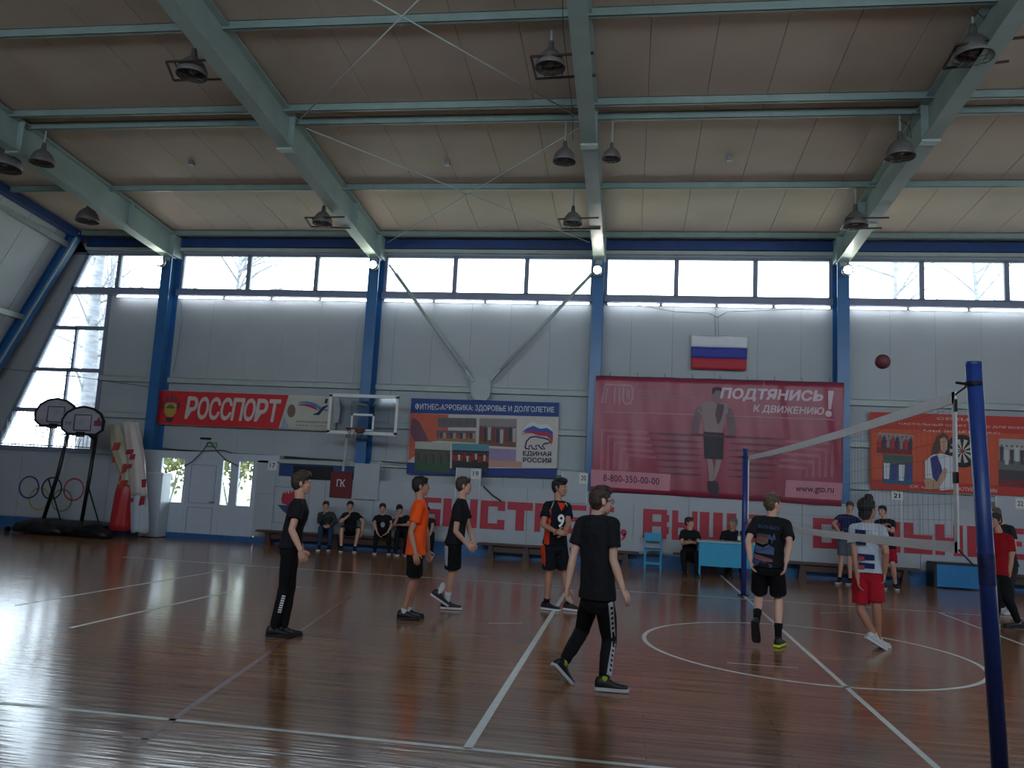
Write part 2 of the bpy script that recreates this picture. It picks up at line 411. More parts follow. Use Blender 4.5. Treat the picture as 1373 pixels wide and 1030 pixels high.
# girts, fluorescent strips, beams along the back wall
for i in range(-1, 5):
    xa = (COLX[i]+.15) if i >= 0 else -16.17; xb = COLX[i+1]-.15
    for z, m in ((4.02, 'girt'), (2.08, 'girt'), (3.05, 'girt')):
        if i == 0 and z == 3.05: continue
        mb = MB(); mb.box(xa, xb, YB-.12, YB-.11, z-.06, z+.07); mb.box(xa, xb, YB-.12, YB, z+.06, z+.07); mb.box(xa, xb, YB-.12, YB, z-.07, z-.06)
        mb.build('wall_girt', m, wb)
    # deep blue beam and pale channel above the windows
    if i >= 0: MB().box(xa, xb, YB-.14, YB-.02, 7.63, 7.86).build('eave_beam', 'dblue', wb)
    else: MB().box(-17.0, xb, YB-.14, YB-.02, 7.63, 7.86).build('eave_beam', 'dblue', wb)
    xs = xa if i >= 0 else -17.0
    MB().box(xs, xb, YB-.16, YB-.0, 7.52, 7.60).build('eave_channel', 'girt', wb)
    MB().box(xs, xb, YB-.16, YB-.0, 6.30, 6.46).build('sill_channel', 'frame', wb)
pts = [(182, 492, 'fluorescent strip over the corner window side, leftmost bay')]
for i in range(-1, 5):
    xa = (COLX[i]+.2) if i >= 0 else -15.95; xb = COLX[i+1]-.18
    n = max(1, int((xb-xa)/1.25)); L_ = (xb-xa)/n
    for j in range(n):
        a = xa+j*L_; where = ['in the short leftmost bay by the corner window', 'above the red and white long banner', 'above the fitness banner', 'above the flag and the big crimson banner', 'above the orange darts banner', 'beyond the right edge'][i+1]
        t = thing('fluorescent_lamp', 'lit white fluorescent tube %s, %s' % (['first from the left', 'second from the left', 'third from the left', 'fourth from the left', 'fifth'][j], where) if i >= 0 else 'lit white fluorescent tube '+where, 'lamp', (a+L_/2, YB-.14, 6.2), 'fluorescent tubes under the high windows')
        MB().box(a+.02, a+L_-.02, YB-.12, YB-.03, 6.24, 6.29).build('lamp_body', 'white', t)
        MB().tube([(a+.05, YB-.15, 6.235), (a+L_-.05, YB-.15, 6.235)], .018, 8).build('tube', 'tube', t)

# ------------------------------------------------------------------ lower projecting wall
low = sstruct('wall_lower', (0, YL, 0))
def lowpanel(x0, x1, z0, z1, seam=1.25, name='cladding_sheet'):
    x = x0
    while x < x1-.01:
        b2 = min(x+seam, x1)
        MB().box(x+.004, b2-.004, YL, YL+.03, z0, z1).build(name, 'lower', low); x = b2
lowpanel(gx(0)-.2, -14.75, .30, 1.86)
MB().box(gx(0)-.2, -14.75, YL+.03, YB, 0, 1.84).build('wall_core', 'lower', low)
lowpanel(wl(372, 650)[0], 17.0, .33, 1.66)
MB().box(wl(372, 650)[0], 17.0, YL+.03, YB, 0, 1.64).build('wall_core', 'lower', low)
struct(MB().box(gx(0)-.2, -14.75, YL-.02, YL+.03, 0, .28).build('baseboard_left', 'base'))
struct(MB().box(-14.75, 17.0, YL-.02, YL+.02, 0, .13).build('baseboard_middle', 'base'))
struct(MB().box(wl(372, 650)[0], 17.0, YL-.025, YL+.03, 0, .30).build('baseboard_right', 'base'))

# ------------------------------------------------------------------ gable walls and wall behind the camera
def gable(name, sx, off):
    root = sstruct(name, (off, YR, 0)); y = YB+.05
    def X(z): return sx*(gx(z) if sx == 1 else gx(z)) + (off if sx == -1 else 0)
    while y > YF:
        y1 = max(y-1.0, YF); t = .1
        mb = MB(); zt0, zt1 = roof_z(y), roof_z(y1)
        q = []
        for yy, zt in ((y-.006, zt0), (y1+.006, zt1)):
            q.append([(X(0), yy, 0), (X(zt+.05), yy, zt+.05), (X(zt+.05)-sx*.12, yy, zt+.05), (X(0)-sx*.12, yy, 0)])
        mb.loft(q); mb.build('wall_panel', 'panel', root); y = y1
    # backing so that no light leaks through the joints
    mb = MB(); mb.loft([[(X(0)-sx*.08, YB+.1, 0), (X(8.9)-sx*.08, YB+.1, 8.9), (X(8.9)-sx*.2, YB+.1, 8.9), (X(0)-sx*.2, YB+.1, 0)],
                        [(X(0)-sx*.08, YF-.1, 0), (X(8.9)-sx*.08, YF-.1, 8.9), (X(8.9)-sx*.2, YF-.1, 8.9), (X(0)-sx*.2, YF-.1, 0)]])
    mb.build('panel_backing', 'panel', root)
    for z in (2.3, 5.55):
        MB().bar((X(z)+sx*.07, YB-.3, z), (X(z)+sx*.07, YF+.1, z), .12, .14).build('wall_girt', 'girt', root)
    for yy in (13.92, 6.6, -.8, -5.7):
        zt = roof_z(yy)-.1
        MB().ibeam((X(0)+sx*.14, yy, 0), (X(zt)+sx*.14, yy, zt), .24, .28, .02, (1, 0, .5)).build('gable_post', 'blue', root)
        MB().bar((X(0)+sx*.30, yy-.1, 0), (X(zt)+sx*.30, yy-.1, zt), .07, .03, (0, 1, 0)).build('post_edging', 'girt', root)
    for ya, yb in ((YB-.3, YR), (YR, YF+.3)):
        p, q = (X(7.8)+sx*.25, ya, roof_z(ya)-.14), (X(7.8)+sx*.25, yb, roof_z(yb)-.14)
        MB().bar(p, q, .2, .2).build('top_beam', 'dblue', root)
        p, q = (X(7.5)+sx*.12, ya, roof_z(ya)-.42), (X(7.5)+sx*.12, yb, roof_z(yb)-.42)
        MB().bar(p, q, .10, .16).build('top_channel', 'girt', root)
    return root
gable('wall_left', 1, 0)
gable('wall_right', -1, -.3)
wf = sstruct('wall_front', (0, YF, 0))
x = -21.5
while x < 21:
    MB().box(x+.005, x+.995, YF-.1, YF, 0, 5.32).build('wall_panel', 'panel', wf); x += 1
MB().box(-21.5, 21, YF-.16, YF-.08, 0, 5.32).build('panel_backing', 'panel', wf)
MB().box(-21.5, 21, YF-.12, YF, ZT, 8.3).build('header_panel', 'panel', wf)
for i in range(5): band(YF, COLX[i]+fw, COLX[i+1]-fw, [COLX[i]+1.95, COLX[i]+3.8], z0=5.40, out=-1)  # unseen windows behind the camera, made taller than the back band for fill light
MB().box(-21, COLX[0]+fw, YF-.12, YF, 5.32, ZT).build('header_panel', 'panel', wf)
MB().box(COLX[5]-fw, 21, YF-.12, YF, 5.32, ZT).build('header_panel', 'panel', wf)
MB().box(COLX[5]-fw, 17.6, YB, YB+.16, 6.42, ZT).build('header_panel', 'panel', wb)
for i in range(6):
    MB().box(COLX[i]-fw, COLX[i]+fw, YB+.0, YB+.1, 6.42, ZT).build('header_panel', 'frame', wb)
    MB().box(COLX[i]-fw, COLX[i]+fw, YF-.1, YF, 5.32, ZT).build('header_panel', 'frame', wf)

# ------------------------------------------------------------------ entrance (door bay)
def Z(px, py, Y=YL): return wl(px, py, Y)
M['ground'] = mat('outdoor_ground', (.50, .52, .40), .9, var=.25, scale=.4)
gd = MB().box(-60, 60, YB+.3, 90, -.12, -.08).build('ground_outside', 'ground'); struct(gd, 'pale sunlit yard seen through the door glass')
ent = sstruct('door_1', (-13, YL, 0))
dfr = MB()
xl, xr = -14.75, Z(372, 650)[0]
ztop = 1.97
dfr.box(xl, xr, YL, YL+.08, ztop-.0, 2.16)
segs = [(-14.13, -13.36), (-13.30, -12.30), (-12.24, -11.98), (-11.72, -11.42)]
xa = Z(215, 640)[0]; xb_ = Z(246, 640)[0]; x1 = Z(251, 640)[0]; x2 = Z(293, 640)[0]; x3 = Z(297.5, 640)[0]; x4 = Z(308.5, 640)[0]; x5 = Z(319, 640)[0]; x6 = Z(338, 640)[0]; x7 = Z(344, 640)[0]
zb = Z(296, 677)[1]
for a, b in ((xl, xa), (xb_, x1-.02), (x2, x3), (x4, x5), (x6, x7)): dfr.box(a, b, YL, YL+.08, 0, ztop)
for a, b in ((xa, xb_), (x3, x4), (x5, x6)): dfr.box(a, b, YL, YL+.08, zb-.07, zb); dfr.box(a, b, YL+.015, YL+.06, 0, zb-.07)
dfr.build('door_frame', 'pvc', ent)
for a, b in ((xa, xb_), (x3, x4), (x5, x6)): MB().plate(rect(a, zb, b, ztop), YL+.04, .006).build('pane', 'glass', ent)
dfr2 = MB().box(x1-.03, x2+.01, YL+.02, YL+.08, 1.90, ztop+.02).build('door_lintel', 'pvc', ent)
lf = MB(); lf.box(x1-.03, x2+.005, YL+.012, YL+.06, .06, 1.90)
leaf = lf.build('door_leaf', 'pvc', ent)
pn = MB()
for z0, z1 in ((.12, .78), (.88, 1.84)):
    for (a, b, c, d) in ((x1+.08, x2-.08, z0, z0+.012), (x1+.08, x2-.08, z1-.012, z1), (x1+.08, x1+.092, z0, z1), (x2-.092, x2-.08, z0, z1)): pn.box(a, b, YL+.004, YL+.013, c, d)
pn.build('panel_moulding', 'frame', leaf)
MB().tube([(x2-.05, YL+.01, .92), (x2-.05, YL-.05, .93), (x2-.16, YL-.05, .93)], .012, 6).build('door_handle', 'grey', leaf)
MB().box(x7, xr, YL-.0, YL+.04, .16, 2.02).build('side_sheet', 'lower', ent)
MB().box(x7+.5, x7+.508, YL-.003, YL, .16, 2.02).build('sheet_joint', 'frame', ent)
MB().box(x7, xr, YL-.003, YL, 1.19, 1.198).build('sheet_joint', 'frame', ent)
# porch side walls between lower wall and outer wall
MB().box(xl-.02, xl, YL, YB+.1, 0, 2.16).build('porch_side', 'pvc', ent); MB().box(xr-.02, xr, YL+.04, YB+.1, 0, 2.1).build('porch_side', 'pvc', ent)
MB().box(xl, xr, YL+.08, YB+.1, 2.1, 2.16).build('porch_top', 'pvc', ent)
MB().box(x7, xr, YL+.1, YB+.1, 0, 2.1).build('porch_core', 'lower', ent)
portal('daylight_portal', (xl+x7)/2, YL+.16, (zb+ztop)/2, x7-xl, ztop-zb, (R(-90), 0, 0))
# recess strip above the lower wall
MB().box(xr, Z(474, 640)[0], YL+.05, YL+.08, 1.66, 1.98).build('recess_board', 'dblue', low)
MB().box(xr, Z(474, 640)[0], YL-.02, YL+.07, 1.98, 2.08).build('recess_channel', 'girt', low)
# ------------------------------------------------------------------ lettering
_font_cache = {}
def text_geo(s, bold=0.0, space=1.0):
    """polygons of a word, normalised: x 0..1, z 0..1"""
    key = (s, bold, space)
    if key in _font_cache: return _font_cache[key]
    cu = bpy.data.curves.new('t', 'FONT'); cu.body = s; cu.size = 1; cu.resolution_u = 3; cu.space_character = space
    o = bpy.data.objects.new('t', cu); C.objects.link(o)
    dg = bpy.context.evaluated_depsgraph_get(); dg.update()
    me = bpy.data.meshes.new_from_object(o.evaluated_get(dg))
    vs = [tuple(v.co) for v in me.vertices]; fs = [tuple(p.vertices) for p in me.polygons]
    bpy.data.objects.remove(o); bpy.data.curves.remove(cu); bpy.data.meshes.remove(me)
    if not vs: return [], []
    a = np.array(vs); lo, hi = a.min(0), a.max(0); s_ = np.maximum(hi-lo, 1e-6)
    n0 = len(vs); sh = [(0, 0)] if bold <= .004 else [(0, 0), (1, 0), (-1, 0), (0, 1), (0, -1), (.7, .7), (-.7, -.7), (.7, -.7), (-.7, .7)]
    vs = [((v[0]-lo[0]+dx*bold)/s_[0], (v[1]-lo[1]+dy*bold)/s_[1], k*.0002) for k, (dx, dy) in enumerate(sh) for v in vs]
    fs = [tuple(i+k*n0 for i in f) for k in range(len(sh)) for f in fs]
    _font_cache[key] = (vs, fs); return vs, fs
def add_text(mb, s, quad, y, bold=.0, space=1.0, italic=0.):
    """quad: (x0,z0,x1,z1) box, or bottom-left.. tuple of 4 corner points BL,BR,TR,TL"""
    vs, fs = text_geo(s, bold, space)
    if len(quad) == 4 and not isinstance(quad[0], tuple):
        x0, z0, x1, z1 = quad; q = [(x0, z0), (x1, z0), (x1, z1), (x0, z1)]
    else: q = quad
    BL, BR, TR, TL = [Vector(p) for p in q]; b = len(mb.v)
    for u, v, dd in vs:
        p = (BL*(1-u)+BR*u)*(1-v) + (TL*(1-u)+TR*u)*v
        mb.v.append((p.x+italic*v, y-dd, p.y))
    for f in fs: mb.f.append(tuple(b+i for i in reversed(f)))
    return mb
def grid_sheet(x0, z0, x1, z1, y, nx=24, nz=8, corners=None, th=.004):
    mb = MB(); q = corners or [(x0, z0), (x1, z0), (x1, z1), (x0, z1)]
    BL, BR, TR, TL = [Vector(p) for p in q]
    for dy in (0, th):
        for j in range(nz+1):
            for i in range(nx+1):
                u, v = i/nx, j/nz; p = (BL*(1-u)+BR*u)*(1-v)+(TL*(1-u)+TR*u)*v
                mb.v.append((p.x, y+dy, p.y))
    n1 = (nx+1)*(nz+1)
    for j in range(nz):
        for i in range(nx):
            a = j*(nx+1)+i; mb.f.append((a, a+1, a+nx+2, a+nx+1)); mb.f.append((n1+a, n1+a+nx+1, n1+a+nx+2, n1+a+1))
    for i in range(nx): 
        mb.f.append((i, n1+i, n1+i+1, i+1)); a = nz*(nx+1)+i; mb.f.append((a, a+1, n1+a+1, n1+a))
    for j in range(nz):
        a = j*(nx+1); mb.f.append((a, a+nx+1, n1+a+nx+1, n1+a)); a += nx; mb.f.append((a, n1+a, n1+a+nx+1, a+nx+1))
    return mb
def cloth(name, q, y, m, label, cat, warp, nx=40, nz=12, group=None):
    o = grid_sheet(0, 0, 0, 0, y, nx, nz, corners=q).build(name, m, warp=warp, smooth=True)
    tag(o, label, cat, group); return o
def refine(pts, step=.12):
    out = []
    for i in range(len(pts)):
        a, b = Vector(pts[i]), Vector(pts[(i+1) % len(pts)]); n = max(1, int((b-a).length/step))
        for k in range(n): p = a.lerp(b, k/n); out.append((p.x, p.y))
    return out
def ell(cx, cz, rx, rz, n=20, a0=0, a1=2*math.pi):
    return [(cx+rx*math.cos(a0+(a1-a0)*i/(n if a1-a0 >= 6.28 else n-1)), cz+rz*math.sin(a0+(a1-a0)*i/(n if a1-a0 >= 6.28 else n-1))) for i in range(n)]
def fan(mb, pts, y, th=.002): return mb.plate(refine(pts), y, th)
def strip(mb, pts, w, y, th=.002):
    """a stroke of width w (or widths) along a 2-D polyline"""
    L_, R_ = [], []
    for i, p in enumerate(pts):
        d = (Vector(pts[min(i+1, len(pts)-1)])-Vector(pts[max(i-1, 0)])).normalized(); n = Vector((-d.y, d.x))
        ww = w[i] if isinstance(w, (list, tuple)) else w
        L_.append(Vector(p)+n*ww/2); R_.append(Vector(p)-n*ww/2)
    for i in range(len(pts)-1):
        mb.plate([tuple(R_[i]), tuple(R_[i+1]), tuple(L_[i+1]), tuple(L_[i])], y, th)
    return mb
P = {}
def flat(name, col, rough=.6):
    if name not in P: P[name] = mat('print_'+name, col, rough, var=.04, scale=5)
    return P[name]

# --- big painted slogan: БЫСТРЕЕ, ВЫШЕ, СИЛЬНЕЕ
# block letters as rectangles on a 0..1 grid (x, z)
BL_ = {
 'Б': [(0,0,.3,1), (.3,.82,1,1), (.3,.42,1,.6), (.3,0,1,.17), (.72,.17,1,.42)],
 'Ы': [(0,0,.24,1), (.24,.42,.62,.60), (.24,0,.62,.17), (.46,.17,.62,.42), (.78,0,1,1)],
 'С': [(0,.0,.32,1), (.32,.8,1,1), (.32,0,1,.2), (.7,.66,1,.8), (.7,.2,1,.34)],
 'Т': [(0,.72,1,1), (.34,0,.68,.72)],
 'Р': [(0,0,.3,1), (.3,.82,1,1), (.3,.4,1,.57), (.7,.57,1,.82)],
 'Е': [(0,0,.36,1), (.36,.82,1,1), (.36,.42,.92,.58), (.36,0,1,.18)],
 'В': [(0,0,.36,1), (.36,.83,.92,1), (.36,.42,.92,.58), (.36,0,.92,.17), (.70,.17,1,.42), (.70,.58,1,.83)],
 'Ш': [(0,0,.26,1), (.37,0,.63,1), (.74,0,1,1), (.26,0,.37,.16), (.63,0,.74,.16)],
 'И': [(0,0,.3,1), (.7,0,1,1), (.3,.2,.5,.5), (.5,.45,.7,.8)],
 'Л': [(.14,.8,1,1), (.68,0,1,.8), (.14,.14,.42,.8), (0,0,.3,.16)],
 'Ь': [(0,0,.34,1), (.34,.46,1,.62), (.34,0,1,.17), (.72,.17,1,.46)],
 'Н': [(0,0,.34,1), (.66,0,1,1), (.34,.34,.66,.58)],
}
slog = thing('wall_slogan', 'huge red block letters of a slogan painted along the low back wall', 'lettering', (-1, YL, .65))
def letter(ch, px0, px1, pyc, h=.665, zc=None):
    x0, z = wl(px0, pyc); x1, _ = wl(px1, pyc); zc = SZ
    mb = MB()
    for (a, b, c, d) in BL_[ch]: mb.box(x0+(x1-x0)*a, x0+(x1-x0)*c, YL-.012, YL-.001, zc+h*b, zc+h*d)
    return mb.build('letter', 'red', slog)
SZ = .66
for ch, a, b, py in (('Б', 566, 591, 685), ('Ы', 594, 640, 688), ('С', 644, 677, 690), ('Т', 680, 714, 691), ('Р', 717, 744, 692), ('Е', 755, 786, 695), ('Е', 790, 823, 697),
                     ('В', 862, 897, 703), ('Ы', 901, 935, 705), ('Ш', 938, 987, 708), ('Е', 1000, 1040, 712), ('С', 1090, 1126, 717), ('И', 1130, 1166, 719), ('Л', 1170, 1207, 721),
                     ('Ь', 1212, 1250, 723), ('Н', 1254, 1291, 725), ('Е', 1297, 1330, 728), ('Е', 1338, 1373, 730)):
    letter(ch, a, b, py)
for px, py in ((836, 712), (1050, 727)):
    x, _ = wl(px, py); mb = MB(); mb.plate(ell(x, SZ+.10, .075, .075), YL-.01, .009); mb.plate([(x-.02, SZ+.03), (x+.075, SZ+.10), (x+.05, SZ-.02), (x-.03, SZ-.09), (x-.05, SZ-.06), (x, SZ-.0)], YL-.01, .009)
    mb.build('comma', 'red', slog)

# --- olympic rings
rg = thing('olympic_rings', 'five interlocked coloured rings painted on the low wall at left', 'emblem', (-17.2, YL, .4))
for (px, py, col) in ((39, 653.5, 'navy'), (69.5, 655, 'blackp'), (99, 656.5, 'redp'), (52.5, 669, 'yellow'), (83, 671, 'greenp')):
    x, z = wl(px, py); c = {'navy': (.16, .24, .44), 'blackp': (.14, .14, .17), 'redp': (.72, .24, .28), 'yellow': (.66, .62, .28), 'greenp': (.42, .55, .33)}[col]
    mb = MB(); n = 40
    for i in range(n):
        a0, a1 = 2*math.pi*i/n, 2*math.pi*(i+1)/n
        mb.plate([(x+.255*math.cos(a0), z+.255*math.sin(a0)), (x+.295*math.cos(a0), z+.295*math.sin(a0)), (x+.295*math.cos(a1), z+.295*math.sin(a1)), (x+.255*math.cos(a1), z+.255*math.sin(a1))], YL-.004, .003)
    mb.build('ring', flat(col, c), rg)

# --- РОССПОРТ banner
Y1 = YB-.16
def q4(pts, Y): return [wl(*p, Y) for p in pts]
def wv(ax, ay, fx, ph=0):
    return lambda x, y, z: (x, y + ax*math.sin(fx*x+ph+.6*z) + ay*math.sin(2.3*z+1.7*x), z)
wp1 = wv(.012, .008, 2.4)
TLx, TLz = wl(214, 523, Y1); BLx, BLz = wl(212.5, 571, Y1); TRx, _ = wl(453, 531, Y1)
zt, zb_b = 3.73, 2.84
ban = cloth('sports_banner', [(TLx-.02, zb_b), (TRx, zb_b), (TRx, zt), (TLx, zt)], Y1, flat('offwhite', (.76, .75, .70)), 'long red and white cloth banner over the entrance door', 'banner', wp1, 60, 10)
xr1, xr2 = wl(387, 529, Y1)[0], wl(373, 576, Y1)[0]
mb = MB(); fan(mb, [(TLx-.02, zb_b+.005), (xr2, zb_b+.005), (xr1, zt-.005), (TLx-.02, zt-.005)], Y1-.006); mb.build('red_field', flat('bred', (.80, .15, .18)), ban, warp=wp1)
mb = MB(); a, b = wl(247, 560, Y1)[0], wl(373, 560, Y1)[0]
letters = 'РОССПОРТ'; n = len(letters); cw = (b-a)/n
for i, ch in enumerate(letters): add_text(mb, ch, (a+i*cw+.02, zb_b+.19, a+(i+1)*cw-.02, zt-.15), Y1-.010, bold=.03, italic=.05)
mb.build('lettering', flat('wtext', (.80, .74, .72)), ban, warp=wp1)
ex, ez = wl(229, 546, Y1); ez = (zt+zb_b)/2
for nm_, pts, col in (('emblem_shield', ell(ex, ez-.06, .17, .19), (.72, .60, .28)), ('emblem_dome', ell(ex, ez+.04, .17, .09, 14, 0, math.pi)+[(ex-.17, ez+.03)], (.74, .74, .68)),
                      ('emblem_field', ell(ex, ez-.02, .11, .09, 14, 0, math.pi), (.32, .46, .20)), ('emblem_ribbon', [(ex-.12, ez-.26), (ex+.12, ez-.26), (ex+.08, ez-.31), (ex+.05, ez-.38), (ex-.05, ez-.38), (ex-.08, ez-.31)], (.20, .18, .26))):
    MB().plate(pts, Y1-.010 - (.003 if 'field' in nm_ else 0), .002).build(nm_, flat(nm_, col), ban, warp=wp1)
mb = MB()
for s in (-1, 1):
    mb.plate([(ex+s*.20, ez-.12), (ex+s*.27, ez+.05), (ex+s*.24, ez+.2), (ex+s*.18, ez+.1)], Y1-.010, .002)
for dx, h in ((-.12, .10), (0, .15), (.12, .10)): mb.plate([(ex+dx-.05, ez+.16), (ex+dx+.05, ez+.16), (ex+dx+.03, ez+.2+h), (ex+dx, ez+.17+h), (ex+dx-.03, ez+.2+h)], Y1-.010, .002)
mb.build('emblem_crown', flat('emcrown', (.45, .22, .24)), ban, warp=wp1)
# running figure mark on the white field
def wpx(pts, Y): return [wl(*p, Y) for p in pts]
mb = MB(); strip(mb, wpx([(401, 540), (411, 539.5), (422, 543), (430, 548), (441, 551)], Y1), [.03, .06, .09, .08, .02], Y1-.010); mb.build('swoosh', flat('lblue', (.35, .50, .72)), ban, warp=wp1)
mb = MB(); strip(mb, wpx([(400, 543), (410, 543), (420, 546), (426, 550)], Y1), [.02, .05, .06, .02], Y1-.011); mb.build('swoosh', flat('bred2', (.70, .15, .22)), ban, warp=wp1)
mb = MB(); strip(mb, wpx([(420, 556), (427, 555), (434, 547), (440, 544)], Y1), [.02, .08, .07, .03], Y1-.012); strip(mb, wpx([(437, 541), (439, 535)], Y1), .07, Y1-.012); mb.build('swoosh', flat('navy2', (.12, .18, .34)), ban, warp=wp1)
mb = MB(); a, z = wl(397, 562, Y1); b, _ = wl(442, 564, Y1)
add_text(mb, 'КРАСНОДАРСКИЙ', (a, 3.03, b, 3.09), Y1-.010, .01); add_text(mb, 'КРАЙ СПОРТ', (a+.02, 2.94, b-.1, 2.99), Y1-.010, .01, 1.5); mb.build('small_lettering', flat('greytext', (.30, .30, .32)), ban, warp=wp1)
ex2, _ = wl(390, 545, Y1); MB().plate(ell(ex2+.02, 3.32, .11, .17), Y1-.010, .002).build('small_emblem', flat('em2', (.48, .38, .36)), ban, warp=wp1)
MB().plate([(xr2+.05, 2.86), (xr2+.3, 2.86), (xr1-.1, 3.2), (xr2+.12, 3.2)], Y1-.009, .002).build('blue_patch', flat('ltblue', (.58, .66, .72)), ban, warp=wp1)
# curled end
mb = MB(); q = wpx([(444, 531), (451, 533), (453, 548), (450, 566), (444, 566)], Y1-.25)
mb.plate(q, Y1-.06, .01); mb.build('curled_end', flat('wcurl', (.82, .82, .82)), ban)

# --- fitness banner
wp2 = wv(.010, .008, 3.1, 1)
q = [(-7.55, 1.90), (-3.83, 1.94), (-3.85, 3.74), (-7.52, 3.74)]
def fx(px, py): return wl(px, py, Y1)
Q = [fx(545, 635), fx(746, 641), fx(750, 540), fx(552, 534)]
fb = cloth('fitness_banner', Q, Y1, flat('fbwhite', (.80, .76, .74)), 'blue and white fitness banner with team photos on the middle of the wall', 'banner', wp2, 40, 16)
def pr(parent, name, pts, col, dy, warp, key=None):
    mb = MB(); fan(mb, [fx(*p) for p in pts], Y1-dy, .002); return mb.build(name, flat(key or name, col), parent, warp=warp)
pr(fb, 'blue_header', [(552, 534), (750, 540), (749, 559), (550.5, 554)], (.13, .25, .52), .007, wp2)
pr(fb, 'blue_footer', [(546, 620), (602, 624), (602, 628), (747, 628), (746, 641), (545, 635)], (.12, .22, .50), .007, wp2)
pr(fb, 'orange_field', [(550.5, 554), (601, 556), (600, 590), (580, 592), (548, 618)], (.78, .36, .28), .007, wp2)
pr(fb, 'dark_figure', [(553, 560), (562, 565), (570, 580), (575, 592), (556, 592), (550, 580)], (.45, .28, .34), .010, wp2)
pr(fb, 'lilac_field', [(655, 601), (692, 603), (692, 627), (655, 626)], (.60, .52, .66), .007, wp2)
pr(fb, 'peach_field', [(655, 617), (700, 619), (700, 627), (655, 626)], (.78, .58, .50), .009, wp2)
def photo(parent, name, c, bands, dy, warp, seed, people=None, Y=Y1):
    """a printed photo: stripes of colour and a row of small figures; c = TL,TR,BR,BL pixels"""
    TL, TR, BR, BL2 = [Vector(wl(*p, Y)) for p in c]; rnd = random.Random(seed)
    base = None; z = 0
    for i, (h, col) in enumerate(bands):
        a0, a1 = z, z+h; z += h
        pts = [tuple(TL.lerp(BL2, a0)), tuple(TR.lerp(BR, a0)), tuple(TR.lerp(BR, a1)), tuple(TL.lerp(BL2, a1))]
        mb = MB(); fan(mb, pts, Y-dy, .002); o = mb.build(name if base is None else 'colour_band', flat('%s%d_%d' % (name, seed, i), col), parent if base is None or parent_depth(parent) > 0 else base, warp=warp)
        if base is None: base = o
    if people:
        cols, n, a0, a1 = people
        for ci, col in enumerate(cols):
            mb = MB()
            for k in range(ci, n, len(cols)):
                u = (k+.5)/n; j = rnd.uniform(-.06, .06); w_ = .42/n
                def pt(u, v): return tuple(TL.lerp(TR, u).lerp(BL2.lerp(BR, u), v))
                mb.plate([pt(u-w_, a0+.1+j), pt(u+w_, a0+.1+j), pt(u+w_*.8, a1+j), pt(u-w_*.8, a1+j)], Y-dy-.002, .001)
            mb.build('printed_figures', flat('fig%d_%d' % (seed, ci), col), base, warp=warp)['kind'] = 'stuff'
        mb = MB()
        for k in range(n):
            u = (k+.5)/n; ctr = TL.lerp(TR, u).lerp(BL2.lerp(BR, u), a0+.05); rr = (TR-TL).length*.22/n
            mb.plate(ell(ctr.x, ctr.y, rr, rr*1.2, 8), Y-dy-.003, .001)
        mb.build('printed_heads', flat('figh%d' % seed, (.45, .33, .30)), base, warp=warp)['kind'] = 'stuff'
    return base
def parent_depth(p):
    d = 0
    while p.parent is not None: d += 1; p = p.parent
    return d
photo(fb, 'team_photo', [(587, 560), (639, 561), (639, 573.5), (587, 573)], [(.5, (.36, .40, .42)), (.5, (.42, .40, .42))], .010, wp2, 1, (((.55, .35, .3), (.3, .35, .5)), 10, .3, .8))
photo(fb, 'team_photo', [(585, 577), (638, 578), (638, 594), (585, 591)], [(.45, (.40, .38, .42)), (.55, (.58, .46, .34))], .010, wp2, 2, (((.60, .25, .22), (.2, .25, .4), (.7, .6, .5)), 12, .1, .7))
photo(fb, 'team_photo', [(643, 561), (693, 562), (692, 600), (642, 597)], [(.3, (.55, .52, .52)), (.35, (.38, .34, .38)), (.35, (.46, .32, .26))], .010, wp2, 3, (((.5, .22, .2), (.25, .22, .26), (.7, .68, .66)), 9, .25, .85))
photo(fb, 'team_photo', [(557, 592), (604, 594), (603, 634), (556, 631)], [(.25, (.70, .70, .66)), (.4, (.30, .30, .26)), (.35, (.22, .34, .22))], .014, wp2, 4, (((.38, .26, .24), (.22, .26, .22), (.30, .34, .28)), 14, .3, .7))
photo(fb, 'team_photo', [(606, 594.5), (656, 596), (655, 633), (606, 630)], [(.25, (.34, .56, .62)), (.5, (.20, .16, .18)), (.25, (.14, .16, .16))], .014, wp2, 5, (((.70, .12, .16), (.62, .10, .14), (.75, .7, .7)), 13, .3, .62))
mb = MB(); add_text(mb, 'ФИТНЕС-АЭРОБИКА: ЗДОРОВЬЕ И ДОЛГОЛЕТИЕ', [fx(557, 550.5), fx(743, 554.5), fx(743, 545.5), fx(557, 541)], Y1-.012, .018); mb.build('lettering', flat('wtext2', (.80, .80, .82)), fb, warp=wp2)
mb = MB(); add_text(mb, 'ЕДИНАЯ', [fx(701.5, 612), fx(739, 613), fx(739, 606), fx(701.5, 605)], Y1-.012, .03); add_text(mb, 'РОССИЯ', [fx(701.5, 619.5), fx(739, 621), fx(739, 614.5), fx(701.5, 613.5)], Y1-.012, .03)
